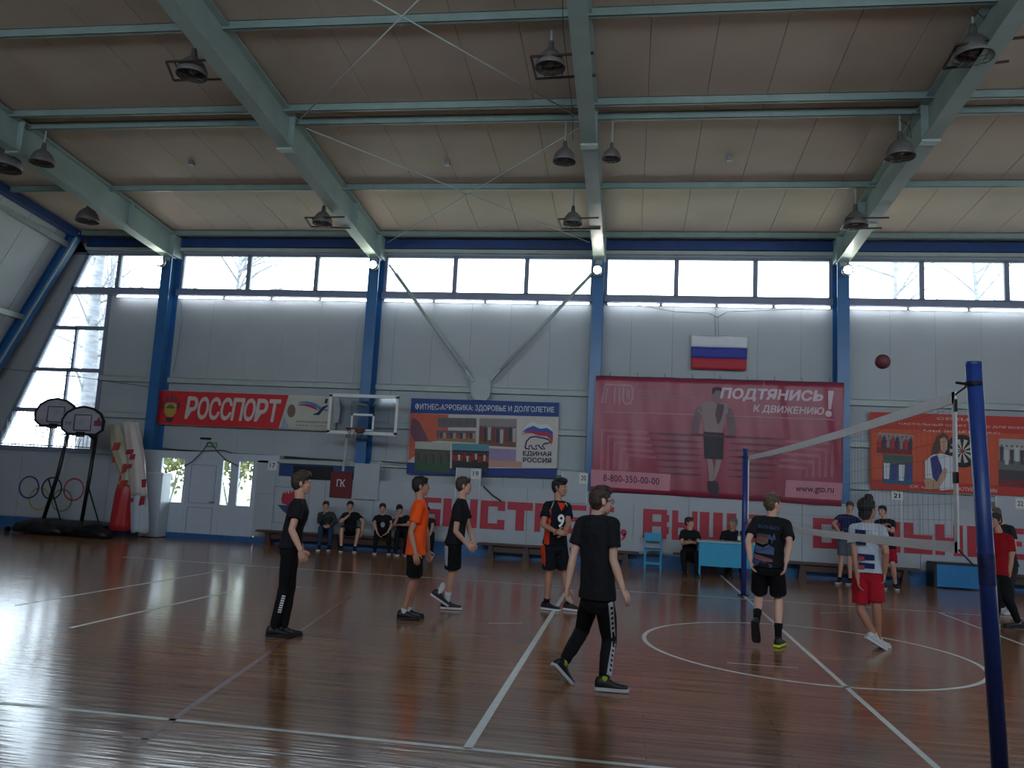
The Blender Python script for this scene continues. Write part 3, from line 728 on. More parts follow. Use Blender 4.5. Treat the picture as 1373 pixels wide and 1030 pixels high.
# bear outline, walking right
bear = [(704, 601), (706, 592), (711, 586.5), (718, 585.5), (725, 587), (731, 588), (736, 590), (738, 592.5), (735, 594.5), (730, 595), (727, 598), (731, 602.5), (726, 602), (722, 597), (718, 598), (720, 602.5), (714.5, 602), (712, 597), (709, 599), (710, 602.5), (704, 601)]
strip(mb, [fx(*p) for p in bear], .035, Y1-.012); mb.build('party_emblem', flat('navytext', (.14, .14, .34)), fb, warp=wp2)
for i, (pts, col) in enumerate(((([(701, 577), (707, 569), (716, 565.5), (724, 570), (734, 569), (741, 575), (741, 579), (734, 574), (724, 575), (715, 571), (707, 574)]), (.84, .84, .86)),
                  ([(700, 580), (707, 574), (715, 571), (724, 575), (734, 574), (741, 579), (741.5, 585), (734, 580), (724, 580), (714, 577), (706, 579)], (.20, .32, .66)),
                  ([(699, 584), (706, 579), (714, 577), (724, 580), (734, 580), (741.5, 585), (741, 592), (738, 598), (738.5, 590), (733, 585), (723, 584.5), (713, 581), (706, 581)], (.72, .18, .26)))):
    mb = MB(); mb.plate([fx(*p) for p in pts], Y1-.013, .002); mb.build('flag_wave', flat('fw%d' % i, col), fb, warp=wp2)

# --- crimson banner with the athlete
wp3 = lambda x, y, z: (x + .006*math.sin(3*z), y + .022*math.sin(5.2*x+.5*math.sin(1.1*z)+1.0*(4.5-z)*math.exp(-((x+1.8)/1.2)**2)) + .012*math.sin(13*x+2*z), z)
YG = YB-.52-.06
Q = [wl(792.5, 657, YG), wl(1129, 679, YG), wl(1132, 513, YG), wl(799, 503.5, YG)]
gb = cloth('fitness_programme_banner', Q, YG, flat('crimson', (.60, .20, .29), .35), 'large crimson banner with a printed athlete between two blue columns', 'banner', wp3, 120, 20)
def gx_(px, py): return wl(px, py, YG)
def gp(name, pts, col, dy=.008, key=None, th=.002, rf=True):
    mb = MB(); g = [gx_(*p) for p in pts]; mb.plate(refine(g) if rf else g, YG-dy, th); return mb.build(name, flat(key or name, col), gb, warp=wp3)
gp('phone_box', [(792.5, 629.5), (899, 636), (898, 658.5), (792.5, 652)], (.80, .52, .58))
gp('web_box', [(1054, 643.5), (1130, 648), (1129, 671), (1053, 666.5)], (.76, .50, .56), key='phone_box')
mb = MB(); add_text(mb, '8-800-350-00-00', [gx_(809, 645), gx_(884, 650), gx_(884, 641), gx_(809, 636)], YG-.012, .01, 1.05); mb.build('phone_lettering', flat('maroontext', (.36, .10, .20)), gb, warp=wp3)
mb = MB(); add_text(mb, 'www.gto.ru', [gx_(1067, 661.5), gx_(1118, 663.5), gx_(1118, 654), gx_(1067, 652.5)], YG-.012, .02); mb.build('web_lettering', flat('maroontext', (.36, .10, .20)), gb, warp=wp3)
mb = MB(); add_text(mb, 'ПОДТЯНИСЬ', [gx_(966, 536.5), gx_(1101, 540.5), gx_(1104, 524.5), gx_(969, 520.5)], YG-.012, .045)
add_text(mb, 'К ДВИЖЕНИЮ', [gx_(1010, 554), gx_(1103, 558), gx_(1105, 547), gx_(1012, 543)], YG-.012, .03)
mb.plate([gx_(1110, 524), gx_(1118, 524.5), gx_(1114.5, 549), (gx_(1110.5, 549))], YG-.012, .002); ex_, ez_ = gx_(1111, 555); mb.plate(ell(ex_, ez_, .075, .075), YG-.012, .002)
mb.build('lettering', flat('pinktext', (.86, .76, .80)), gb, warp=wp3)
mb = MB()
strip(mb, [gx_(*p) for p in ((807, 541), (812, 516), (846, 517))], .05, YG-.010)
strip(mb, [gx_(*p) for p in ((811, 541), (815, 520))], .03, YG-.010)
for dx in (0, 8): strip(mb, [gx_(*p) for p in ((824+dx*.9, 542), (825+dx*.7, 519))], .04, YG-.010)
strip(mb, [gx_(*p) for p in ((836, 519), (835.5, 537), (839, 542), (845, 541), (848.5, 534), (848.5, 522), (846, 517))], .045, YG-.010)
strip(mb, [gx_(*p) for p in ((841, 521), (841, 535), (844, 535), (844, 522))], .03, YG-.010)
strip(mb, [gx_(*p) for p in ((808, 552.5), (930, 556))], .022, YG-.010); strip(mb, [gx_(*p) for p in ((978, 558), (1118, 563))], .022, YG-.010)
add_text(mb, 'ВСЕРОССИЙСКИЙ', [gx_(855, 525.5), gx_(887, 527), gx_(887, 524), gx_(855, 522.5)], YG-.010, .01)
add_text(mb, 'ФИЗКУЛЬТУРНО-СПОРТИВНЫЙ КОМПЛЕКС', [gx_(855, 531), gx_(934, 534), gx_(934, 530.5), gx_(855, 527.5)], YG-.010, .01)
add_text(mb, 'ГОТОВ К ТРУДУ И ОБОРОНЕ', [gx_(855, 535.5), gx_(912, 538), gx_(912, 534.5), gx_(855, 532)], YG-.010, .01)
mb.build('logo_lettering', flat('palepink', (.76, .56, .62)), gb, warp=wp3)
mb = MB()
for k in range(5):
    x = 807+k*8.5; y = 577+k*8.3; mb = MB(); strip(mb, [gx_(x-1, 630), gx_(x, y), gx_(x+62-6*k, y+3.5)], .07, YG-.006); mb.build('light_chevron', flat('chev', (.70, .34, .42), .4), gb, warp=wp3)
    x = 1115-k*8.5; y = 595+k*8.3; mb = MB(); strip(mb, [gx_(x, 640), gx_(x+.5, y), gx_(x-62+6*k, y-3.5)], .07, YG-.006); mb.build('light_chevron', flat('chev', (.70, .34, .42), .4), gb, warp=wp3)
mb = MB()
for k in range(7):
    y = 581+k*8.8; 
    for a_, b_ in ((868+6*k*.3, 942), (975, 1060-4*k)):
        seg = [gx_(a_+(b_-a_)*i/8, y+((a_+(b_-a_)*i/8)-868)*.045) for i in range(9)]
        mb = MB(); strip(mb, seg, [.01, .03, .05, .06, .06, .06, .05, .03, .01], YG-.006); mb.build('dark_bar', flat('darkbars', (.40, .14, .22), .4), gb, warp=wp3)
# the printed athlete
sk, dk = (.62, .52, .53), (.24, .20, .25)
gp('athlete_torso', [(940, 541), (949, 539), (956, 538), (964, 539), (975, 541), (981, 548), (978, 553), (973, 556), (972, 567), (968, 581), (945, 580), (943, 567), (941, 556), (936, 552)], sk, .010, 'ath', rf=False)
gp('athlete_arm', [(936, 545), (942, 545), (941, 556), (935, 566), (932, 575), (936, 583), (931, 585), (926, 578), (928, 565), (931, 555)], (.50, .40, .43), .010, 'ath2', rf=False)
gp('athlete_arm', [(975, 545), (981, 548), (985, 560), (987, 574), (985, 584), (977, 588), (976, 585), (981, 578), (979, 565), (975, 556)], (.50, .40, .43), .010, 'ath2', rf=False)
gp('athlete_head', [(955, 523), (959, 520), (965, 520), (969, 524), (968, 533), (964, 541), (959, 542), (955, 536)], (.56, .45, .46), .012, 'ath3', rf=False)
gp('athlete_hair', [(954, 527), (955, 521), (961, 519), (967, 520), (969, 526), (965, 524), (959, 524), (956, 529)], dk, .014, 'athd', rf=False)
gp('athlete_shadow', [(962, 541), (972, 543), (969, 556), (966, 566), (962, 570), (959, 556)], (.40, .30, .34), .012, 'ath4', rf=False)
gp('athlete_shorts', [(943, 579), (971, 581), (970, 600), (969, 616), (959, 616), (957, 600), (954, 616), (944, 615)], dk, .014, 'athd', rf=False)
gp('athlete_leg', [(948, 615), (954, 616), (957, 628), (955, 645), (951, 645), (950, 630)], sk, .010, 'ath', rf=False)
gp('athlete_leg', [(960, 616), (967, 617), (964, 630), (958, 645), (955, 645), (958, 628)], sk, .010, 'ath', rf=False)
gp('athlete_shoe', [(949, 645), (955, 646), (957, 655), (956, 663), (951, 660), (948, 652)], dk, .014, 'athd', rf=False)
gp('athlete_shoe', [(956, 644), (962, 646), (965, 655), (962, 666), (957, 665), (955, 655)], dk, .015, 'athd', rf=False)
mb = MB(); strip(mb, [gx_(930, 583), gx_(986, 586)], .05, YG-.016); mb.build('pull_up_bar', flat('bar', (.42, .22, .26)), gb, warp=wp3)
gp('top_hem', [(799, 503.5), (1132, 513), (1132, 515), (799, 505.5)], (.34, .14, .22), .006, 'hem')
mb = MB()
for i in range(9):
    u = (i+.5)/9; a, z = gx_(799+u*333, 504+9*u); mb.tube([(a, YG, z-.02), (a+.01, YB-.4, z+.12)], .006, 5)
mb.build('lacing', 'rope', gb)

# --- flag
YFL = YB-.14
Qf = [wl(926.5, 494.5, YFL), wl(1000.5, 497, YFL), wl(1003, 452, YFL), wl(926.5, 450, YFL)]
wpf = wv(.012, .006, 6)
fg = thing('flag', 'white blue and red tricolour flag hung high on the pale wall', 'flag', (-.06, YFL, 4.7))
for i, (col, nm_) in enumerate((((.74, .16, .22), 'red_stripe'), ((.20, .24, .62), 'blue_stripe'), ((.88, .88, .90), 'white_stripe'))):
    a, b = i/3, (i+1)/3; BL2, BR, TR, TL = [Vector(p) for p in Qf]
    qq = [tuple(BL2.lerp(TL, a)), tuple(BR.lerp(TR, a)), tuple(BR.lerp(TR, b)), tuple(BL2.lerp(TL, b))]
    grid_sheet(0, 0, 0, 0, YFL, 24, 4, corners=qq).build(nm_, flat(nm_, col), fg, warp=wpf, smooth=True)
MB().tube([(Qf[3][0]-.03, YFL+.01, Qf[3][1]+.015), (Qf[2][0]+.03, YFL+.01, Qf[2][1]+.015)], .012, 6).build('rod', 'girt', fg)

# --- orange darts banner
YD = YB-.16
wp4 = wv(.008, .006, 2.0, 2)
def dx_(px, py): return wl(px, py, YD)
xd0 = dx_(1166, 552)[0]; xd1 = xd0+5.4; zd0, zd1 = 2.03, 3.80
db = cloth('darts_banner', [(xd0, zd0), (xd1, zd0), (xd1, zd1), (xd0, zd1)], YD, flat('dorange', (.80, .33, .21)), 'orange banner with a dartboard and club photos at the right', 'banner', wp4, 40, 8)
mb = MB(); mb.plate(refine(rect(xd0, zd1-.38, xd1, zd1)), YD-.007, .002); mb.plate(refine(rect(xd0, zd0, xd1, zd0+.22)), YD-.007, .002); mb.build('red_border', flat('dred', (.74, .22, .18)), db, warp=wp4)
mb = MB()
for (s, p0, p1, h) in (('СЕКЦИЯ', 1256, 1320, 3.66), ('НАСТОЛЬНЫЙ СПОРТ ДАРТС ДЛЯ ВСЕХ', 1205, 1373, 3.52), ('МЫ ЖДЁМ ВАС', 1238, 1340, 3.38)):
    mb = MB(); add_text(mb, s, (wl(p0, 560, YD)[0], h, wl(p1, 560, YD)[0], h+.07), YD-.012, .02); mb.build('lettering', flat('dtext', (.85, .70, .66)), db, warp=wp4)
for (s, p0, p1) in (('СК «ДАРТС»', 1220, 1275), ('КЛУБ', 1286, 1306), ('МЫ', 1328, 1337)):
    mb = MB(); add_text(mb, s, (wl(p0, 662, YD)[0], zd0+.06, wl(p1, 662, YD)[0], zd0+.14), YD-.012, .02); mb.build('lettering', flat('dtext', (.85, .70, .66)), db, warp=wp4)
photo(db, 'club_photo', [(1177, 580), (1224, 583), (1223, 610), (1175, 607)], [(.35, (.62, .56, .54)), (.65, (.48, .16, .20))], .010, wp4, 11, (((.70, .20, .22), (.25, .22, .30), (.55, .50, .52)), 8, .1, .75), YD)
photo(db, 'club_photo', [(1184, 609), (1224, 612), (1223, 651), (1183, 648)], [(.6, (.26, .36, .34)), (.4, (.22, .36, .50))], .011, wp4, 12, (((.80, .80, .84), (.24, .26, .52)), 4, .2, .85), YD)
photo(db, 'club_photo', [(1339, 588), (1380, 590), (1380, 655), (1339, 652)], [(.45, (.66, .66, .66)), (.2, (.40, .42, .42)), (.2, (.30, .26, .28)), (.15, (.50, .20, .20))], .010, wp4, 13, (((.30, .26, .28), (.75, .75, .76)), 6, .1, .5), YD)
cx_, cz_ = dx_(1290, 605)
mb = MB(); mb.plate(ell(cx_, cz_, .37, .37, 28), YD-.010, .002); mb.build('dartboard_rim', flat('dbk', (.12, .10, .11)), db, warp=wp4)
for col, off, nm_ in (((.78, .76, .70), 0, 'light_wedges'), ((.16, .14, .15), 1, 'dark_wedges')):
    mb = MB()
    for k in range(off, 20, 2):
        a0, a1 = 2*math.pi*(k-.5)/20, 2*math.pi*(k+.5)/20
        mb.plate([(cx_+.03*math.cos(a0), cz_+.03*math.sin(a0)), (cx_+.27*math.cos(a0), cz_+.27*math.sin(a0)), (cx_+.27*math.cos(a1), cz_+.27*math.sin(a1)), (cx_+.03*math.cos(a1), cz_+.03*math.sin(a1))], YD-.013, .002)
    mb.build(nm_, flat(nm_, col), db, warp=wp4)
mb = MB(); mb.plate(ell(cx_, cz_, .045, .045, 12), YD-.016, .002); mb.build('bullseye', flat('dred2', (.66, .20, .18)), db, warp=wp4)
def dp(name, pts, col, dy, key): MB().plate([dx_(*p) for p in pts], YD-dy, .002).build(name, flat(key, col), db, warp=wp4)
dp('printed_hair', [(1256, 585), (1264, 580), (1271, 584), (1272, 594), (1262, 600), (1256, 612), (1248, 614), (1250, 600)], (.34, .24, .18), .018, 'pw_hair')
dp('printed_face', [(1260, 589), (1266, 586), (1270, 591), (1270, 602), (1266, 608), (1261, 603)], (.76, .58, .50), .020, 'pw_face')
dp('printed_jacket', [(1240, 618), (1250, 610), (1262, 608), (1276, 612), (1283, 625), (1283, 655), (1262, 658), (1250, 650), (1240, 640)], (.80, .82, .84), .019, 'pw_jacket')
dp('printed_vest', [(1247, 614), (1256, 610), (1262, 625), (1265, 640), (1258, 650), (1250, 640)], (.22, .20, .48), .021, 'pw_vest')
dp('printed_arm', [(1238, 643), (1246, 641), (1256, 646), (1262, 634), (1266, 626), (1270, 630), (1268, 640), (1258, 656), (1242, 656)], (.74, .58, .48), .022, 'pw_arm')

# --- notice papers and free-standing sheets with their numbers
def sheet(px0, px1, py0, py1, num, npos, label, Y=YL-.05, th=.03):
    x0, zt_ = wl(px0, py0, Y); x1, _ = wl(px1, py0, Y); _, zb_ = wl(px0, py1, Y)
    t = thing('column_board', label, 'board', ((x0+x1)/2, Y, zb_))
    MB().box(x0, x1, Y, Y+th, zb_, zt_).build('board', 'lower', t)
    e = MB(); e.box(x0-.004, x0+.012, Y-.004, Y+th, zb_, zt_); e.box(x1-.012, x1+.004, Y-.004, Y+th, zb_, zt_); e.build('edge_trim', 'white', t)
    if num:
        a, b = wl(npos[0], npos[1], Y-.01); c, d = wl(npos[2], npos[3], Y-.01)
        p = MB().box(a, c, Y-.012, Y-.002, d, b).build('number_paper', 'paper', t)
        mb = MB(); add_text(mb, num, (a+(c-a)*.22, d+(b-d)*.3, a+(c-a)*.78, d+(b-d)*.75), Y-.014, .01); mb.build('digits', 'dark', p)
    return t
sheet(612, 645, 627, 668, '19', (632, 628, 644, 643), 'pale board with a small 19 paper, below the fitness banner', th=.10)
sheet(754, 788, 633, 674, '20', (777, 634, 788, 649), 'pale board numbered 20, left of the crimson banner')
sheet(1166, 1209, 658, 698, None, None, 'grey board below the orange banner, left edge')
x, z = wl(1208, 664, YL-.07)
t = thing('number_sign', 'white paper sign reading 21 hung below the orange banner', 'sign', (x-.1, YL-.08, z-.1))
a, b = wl(1195, 658.5, YL-.08); c, d = wl(1210.5, 671, YL-.08)
MB().box(a, c, YL-.09, YL-.082, d, b).build('paper', 'paper', t); mb = MB(); add_text(mb, '21', (a+.05, d+.05, c-.06, b-.05), YL-.093, .03); mb.build('digits', 'dark', t)
mb = MB(); mb.tube([(a+.12, YL-.085, b), (a+.14, YL-.085, b+.09), (a+.17, YL-.085, b)], .006, 5); mb.build('hanger', 'redline', t)
sheet(1335, 1375, 665, 700, '22', (1361, 668, 1375, 683), 'pale board with a paper at the far right edge of the wall')
a, b = wl(360, 618, YL-.01); c, d = wl(371, 631, YL-.01)
t = thing('number_sign', 'small white paper reading 17 on the grey sheet beside the door', 'sign', ((a+c)/2, YL-.012, d))
MB().box(a, c, YL-.012, YL-.002, d, b).build('paper', 'paper', t); mb = MB(); add_text(mb, '17', (a+.05, d+.06, c-.05, b-.05), YL-.015, .01); mb.build('digits', 'dark', t)
# white board hugging the second column, red notice, vent
x0, z1 = wl(476, 621, YL-.06); x1, _ = wl(510, 621, YL-.06); _, z0 = wl(476, 669, YL-.06)
t = tag(MB().box(x0, x1, YL-.08, YL-.0, z0, z1).build('column_board', 'lower'), 'blank pale board over the foot of the column under the basket', 'board')
x0, z1 = wl(444, 632, YL-.04); x1, _ = wl(473, 632, YL-.04); _, z0 = wl(444, 667, YL-.04)
t = thing('notice_board', 'dark red notice board lettered ГК left of the blank pale board', 'notice', ((x0+x1)/2, YL-.03, z0))
MB().box(x0, x1, YL-.04, YL-.003, z0, z1).build('board', flat('maroonboard', (.42, .10, .13)), t)
mb = MB(); add_text(mb, 'ГК', (x0+.17, z1-.36, x0+.38, z1-.19), YL-.045, .01, .8); mb.build('lettering', 'paper', t)
mb = MB(); mb.box(x0+.15, x1-.15, YL-.046, YL-.042, z0+.27, z0+.285); mb.build('ruled_line', flat('ml', (.60, .35, .35)), t)
x0, z1 = wl(394, 624, YL-.02); x1, _ = wl(445, 624, YL-.02); z0 = wl(394, 642, YL-.02)[1]
t = thing('vent_grille', 'black louvred vent in the recess above the low wall', 'vent', ((x0+x1)/2, YL-.02, z0))
MB().box(x0, x1, YL-.01, YL+.02, z0, z1).build('backing', 'black', t)
n = 8
for k in range(n): MB().box(x0, x1, YL-.03, YL-.012, z0+(k+.2)*(z1-z0)/n, z0+(k+.45)*(z1-z0)/n).build('slat', 'dark', t)
# mural: torch hand in a door outline
mur = thing('wall_mural', 'painted red crown over a dark blue cup in a hatch outline', 'mural', (-10.5, YL, .4))
mb = MB()
def lz(px, py): return wl(px, py, YL-.006)
mb.plate([lz(*p) for p in ((377, 669), (379, 662), (382, 659), (383, 663), (385, 658), (387, 663), (389, 657), (391, 662), (393, 657), (396, 662), (400, 659), (404, 662), (404, 672), (400, 678), (386, 678), (378, 675))], YL-.006, .005); mb.build('crown', 'red', mur)
mb = MB(); mb.plate([lz(*p) for p in ((372, 677), (405, 679), (397, 686), (388, 692), (380, 686))], YL-.006, .005); mb.build('cup', flat('cupblue', (.16, .28, .42)), mur)
mb = MB(); strip(mb, [lz(*p) for p in ((368, 652), (366, 700), (412, 705), (415, 656), (368, 652))], .02, YL-.006, .005); mb.build('hatch_outline', 'frame', mur)

# exit sign, little plate, box above door
x, z = wl(280, 592, YL+.3)
def plate_thing(name, p0, p1, Y, m, label, cat, th=.03):
    a, b = wl(*p0, Y); c, d = wl(*p1, Y); return tag(MB().box(min(a, c), max(a, c), Y-th, Y, min(b, d), max(b, d)).build(name, m), label, cat)
M['exit'] = mat('green_sign', (.22, .50, .36), .5)
t = plate_thing('exit_sign', (278, 593), (291, 600), YB-.0, 'exit', 'small green exit sign on the wall above the entrance', 'sign', .04)
mb = MB(); a, b = wl(279, 594.2, YB-.045); c, d = wl(290, 599, YB-.045); add_text(mb, 'ВЫХОД', (a, d, c, b), YB-.043, .01)
mb.build('lettering', 'exit' if False else 'paper', t)
plate_thing('wall_plate', (269, 586.5), (283, 590), YB-.0, 'dark', 'thin dark plate above the green exit sign', 'plate', .02)
# light-coloured cabinet left of the doors
a, b = wl(199, 633, YL-.25); c, d = wl(213, 712, YL-.25)
t = thing('side_cabinet', 'narrow white cabinet between the blue column and the doors', 'cabinet', ((a+c)/2, YL-.2, 0))
MB().box(a, c+.05, YL-.4, YL-.01, .02, b-.03).build('body', 'pvc', t); MB().box(a-.02, c+.07, YL-.42, YL-.01, b-.03, b).build('top', 'white', t)
MB().box(a+.05, c, YL-.41, YL-.40, .1, b*.55).build('door', 'pvc', t)
# ------------------------------------------------------------------ bracing on the wall
def wtube(name, pts, r, m, label, cat, n=8, group=None, Y=None):
    o = MB().tube(pts, r, n).build(name, m, smooth=True); return tag(o, label, cat, group)
YW = YB-.30
def pt(px, py, Y): a, b = wl(px, py, Y); return (a, Y, b)
br = thing('wall_brace', 'grey diagonal V brace meeting at a plate above the fitness banner', 'brace', (-5.8, YW, 3.9))
gp_ = [wl(*p, YW) for p in ((632, 512), (637, 506), (654, 507), (658, 513), (657, 530), (652, 537), (637, 536), (631, 529))]
MB().plate(gp_, YW, .03).build('gusset_plate', 'girt', br)
for i, (a, b) in enumerate((((524, 358), (634, 510)), ((793, 368), (660, 508)))):
    p, q = Vector(pt(*a, YW)), Vector(pt(*b, YW))
    mb = MB(); mb.tube([p.lerp(q, .06), p.lerp(q, .94)], .045, 8); mb.build('brace_tube', 'girt', br, smooth=True)
    d = (q-p).normalized(); MB().bar(p-d*.05, p.lerp(q, .08), .05, .14, (0, 1, 0)).build('brace_end', 'girt', br); MB().bar(p.lerp(q, .92), q+d*.05, .05, .14, (0, 1, 0)).build('brace_end', 'girt', br)
# roof bracing cables
def cable(px, z0, z1, label):
    (a, b, c, d) = px
    p = CAM + ray(a, b)*((z0-CAM.z)/ray(a, b).z); q = CAM + ray(c, d)*((z1-CAM.z)/ray(c, d).z)
    return wtube('bracing_rod', [p, q], .012, 'girt', label, 'rod', 6)
def rz(px, py, drop=.25):
    """point on the roof underside (minus drop) behind a pixel"""
    d = ray(px, py)   # z = 9.24-.09y-drop
    t = (9.24-drop-CAM.z-.09*CAM.y)/(d.z+.09*d.y); return CAM+d*t
def rod(a, b, label, drop=.3): return wtube('bracing_rod', [rz(*a, drop), rz(*b, drop)], .012, 'girt', label, 'rod', 6)
rod((575, -14), (402, 160), 'thin roof rod rising to the top edge from the left rafter splice')
rod((490, -6), (776, 157), 'thin roof rod from the upper middle down to the middle rafter splice')
rod((410, 172), (790, 325), 'thin roof rod crossing down to the foot of the middle rafter')
rod((520, 325), (776, 172), 'thin roof rod crossing up from the foot of the left rafter')

# ------------------------------------------------------------------ ceiling lamps
M['bell'] = mat('lamp_bell_enamel', (.46, .44, .43), .45, var=.15, metal=.3)
def bell_lamp(px, py, y, w_px, label, cage=None, stem=.5, tilt=0):
    p = onp(1, y, px, py); d = (p-CAM).length; r = max(.17, w_px*d/FPX/2)
    top = min(roof_z(y)-.12, p.z+1.2)
    t = thing('ceiling_lamp', label, 'lamp', tuple(p), 'bell lamps under the roof')
    s = r/.22
    prof = [(.001, .30*s), (.035*s, .30*s), (.045*s, .22*s), (.05*s, .17*s), (.10*s, .14*s), (.17*s, .06*s), (.205*s, -.02*s), (.22*s, -.10*s), (.215*s, -.11*s), (.19*s, -.02*s), (.15*s, .04*s), (.06*s, .1*s), (.001, .11*s)]
    mb = MB(); mb.lathe(prof, p, 24); mb.build('bell_shade', 'bell', t, smooth=True)
    mb = MB(); mb.lathe([(.001, .06*s), (.04*s, .05*s), (.07*s, -.02*s), (.06*s, -.06*s), (.001, -.08*s)], p, 12); mb.build('bulb', 'grey', t, smooth=True)
    mb = MB(); mb.tube([p+Vector((0, 0, .28*s)), p+Vector((.0, 0, .38*s)), (p.x, p.y, top)], .018, 6); mb.build('stem', 'girt', t)
    mb = MB()
    mb.tube([p+Vector((.215*s*math.cos(k*math.pi/10), .215*s*math.sin(k*math.pi/10), -.11*s)) for k in range(21)], .006, 4)
    for k in (-1, 0, 1):
        mb.tube([p+Vector((k*.1*s, -.19*s, -.11*s)), p+Vector((k*.1*s, 0, -.15*s)), p+Vector((k*.1*s, .19*s, -.11*s))], .005, 4); mb.tube([p+Vector((-.19*s, k*.1*s, -.11*s)), p+Vector((0, k*.1*s, -.15*s)), p+Vector((.19*s, k*.1*s, -.11*s))], .005, 4)
    mb.build('wire_guard', 'dark', t)
    if cage:   # iron bracket: far bar and near bar given in pixels at the lamp's height
        zc = p.z-.02
        def hp(q): dd = ray(*q); return CAM+dd*((zc-CAM.z)/dd.z)
        A, B, D, E_ = [hp(q) for q in cage]      # far-left, far-right, near-left, near-right
        mb = MB(); mb.bar(A, B, .03, .03); mb.bar(D, E_, .03, .03); mb.bar(A, D, .03, .03)
        for u in (.2, .38, .56): mb.bar(A.lerp(B, u*.8), D.lerp(E_, u*.8), .018, .018)
        mb.build('bracket', 'rust', t)
    return t
# cage: the photo shows a four-sided iron frame reaching to the rafter
bell_lamp(258, 92, 6.1, 36, 'caged bell lamp at upper left beside the second rafter', [(233, 108), (311, 106), (223, 83), (291, 80)])
bell_lamp(738, 82, 6.1, 38, 'caged bell lamp at the top beside the middle rafter', [(719, 106), (799, 101), (712, 76), (796, 71)])
bell_lamp(1305, 66, 6.1, 42, 'caged bell lamp on the right rafter near the top edge', [(1265, 92), (1353, 82), (1283, 60), (1373, 50)])
bell_lamp(433, 294, 11.4, 26, 'caged bell lamp low on the left-hand rafter near the windows', [(417, 304), (470, 306), (409, 292), (462, 291)])
bell_lamp(768, 294, 11.4, 26, 'caged bell lamp low on the middle rafter near the windows', [(753, 307), (805, 307), (749, 294), (803, 292)])
bell_lamp(1147, 296, 11.4, 30, 'caged bell lamp low on the right rafter near the windows', [(1127, 307), (1182, 306), (1135, 293), (1192, 292)])
bell_lamp(57, 212, 8.7, 26, 'small hanging bell lamp in front of the leftmost rafter')
bell_lamp(4, 214, 8.7, 40, 'bell lamp cut by the left edge of the picture')
bell_lamp(118, 290, 11.7, 26, 'bell lamp hanging low between the corner and the leftmost rafter')
bell_lamp(757, 210, 8.65, 30, 'bare hanging bell lamp just left of the middle rafter')
bell_lamp(820, 208, 8.65, 24, 'bare hanging bell lamp just right of the middle rafter')
bell_lamp(1207, 202, 8.65, 34, 'bare hanging bell lamp by the right rafter splice')
# hanging wires
def wire(name, pts, label, r=.006, m='cable', drop=None):
    return wtube(name, pts, r, m, label, 'cable', 5)
wire('hanging_cable', [rz(754, -20, .2), rz(755, 40, .5), onp(1, 7.0, 762, 100), onp(1, 8.2, 768, 150), onp(1, 8.6, 768, 190)], 'dark loose cable hanging beside the middle rafter')
wire('lamp_cable', [rz(1206, 160, .2), onp(1, 8.6, 1220, 170), onp(1, 8.6, 1222, 185), onp(1, 8.6, 1216, 180), rz(1225, 150, .3)], 'looped black cable above the lamp on the right rafter')
wire('lamp_cable', [rz(1302, 10, .2), onp(1, 6.1, 1320, 25), onp(1, 6.1, 1326, 12), onp(1, 6.1, 1312, 2)], 'curled cable over the caged lamp at the top right')
for i, (px, py, lb) in enumerate(((257, 218, 'left'), (600, 218, 'middle'), (978, 212, 'right'))):
    p = rz(px, py, .03); o = tag(MB().box(p.x-.05, p.x+.05, p.y-.05, p.y+.05, p.z-.06, p.z+.03).build('smoke_detector', 'grey'), 'small detector on the ceiling panels, %s of three' % lb, 'detector')
# flood lamps at the knees
for k, lb in ((0, 'first'), (1, 'second'), (2, 'third'), (3, 'fourth')):
    px, py = ((214, 351), (500, 355), (801, 362), (1137, 362))[k]
    p = onp(1, 13.55, px, py)
    t = thing('flood_lamp', 'lit round flood lamp on the %s blue column from the left' % lb, 'lamp', tuple(p), 'flood lamps on the columns')
    mb = MB(); ring = lambda r, y: [p+Vector((r*math.cos(a*math.pi/8), y, r*math.sin(a*math.pi/8))) for a in range(16)]
    mb.loft([ring(.05, .16), ring(.12, .10), ring(.13, .0)]); mb.build('housing', 'grey', t, smooth=True)
    mb = MB(); mb.loft([ring(.095, -.004), ring(.08, -.03), ring(.03, -.045)]); mb.build('lens', 'spot', t, smooth=True)
    mb = MB(); mb.bar(p+Vector((0, .12, 0)), p+Vector((0, .26, .02)), .03, .03); mb.build('bracket', 'grey', t)

# ------------------------------------------------------------------ wall-mounted basket
YK = 13.2
bb = thing('basketball_backboard', 'clear backboard with a white frame before the second blue column', 'backboard', (-8.45, YK, 2.7))
x0, x1, z0, z1 = -9.28, -7.60, 2.75, 3.67
MB().box(x0, x1, YK-.01, YK+.01, z0, z1).build('glass_panel', 'bglass', bb)
mb = MB(); t_ = .055
mb.box(x0-.02, x1+.02, YK-.03, YK+.03, z1-t_, z1+.02); mb.box(x0-.02, x1+.02, YK-.03, YK+.03, z0-.02, z0+t_); mb.box(x0-.02, x0+t_-.01, YK-.03, YK+.03, z0, z1); mb.box(x1-t_+.01, x1+.02, YK-.03, YK+.03, z0, z1); mb.build('frame', 'white', bb)
mb = MB(); ca, cb, da, db_ = -8.73, -8.15, 2.84, 3.23
mb.box(ca, cb, YK-.016, YK-.011, db_-.05, db_); mb.box(ca, ca+.05, YK-.016, YK-.011, da, db_); mb.box(cb-.05, cb, YK-.016, YK-.011, da, db_); mb.box(ca, cb, YK-.016, YK-.011, da-.02, da+.02); mb.build('target_square', 'white', bb)
cx0, cz0 = -8.46, 2.84
mb = MB(); mb.tube([(cx0+.225*math.cos(k*math.pi/12), YK-.38+.225*math.sin(k*math.pi/12), cz0) for k in range(25)], .012, 6); mb.box(cx0-.09, cx0+.09, YK-.16, YK-.02, cz0-.06, cz0+.01)
mb.build('hoop', mat('hoop_orange', (.46, .22, .16), .5), bb)
mb = MB()
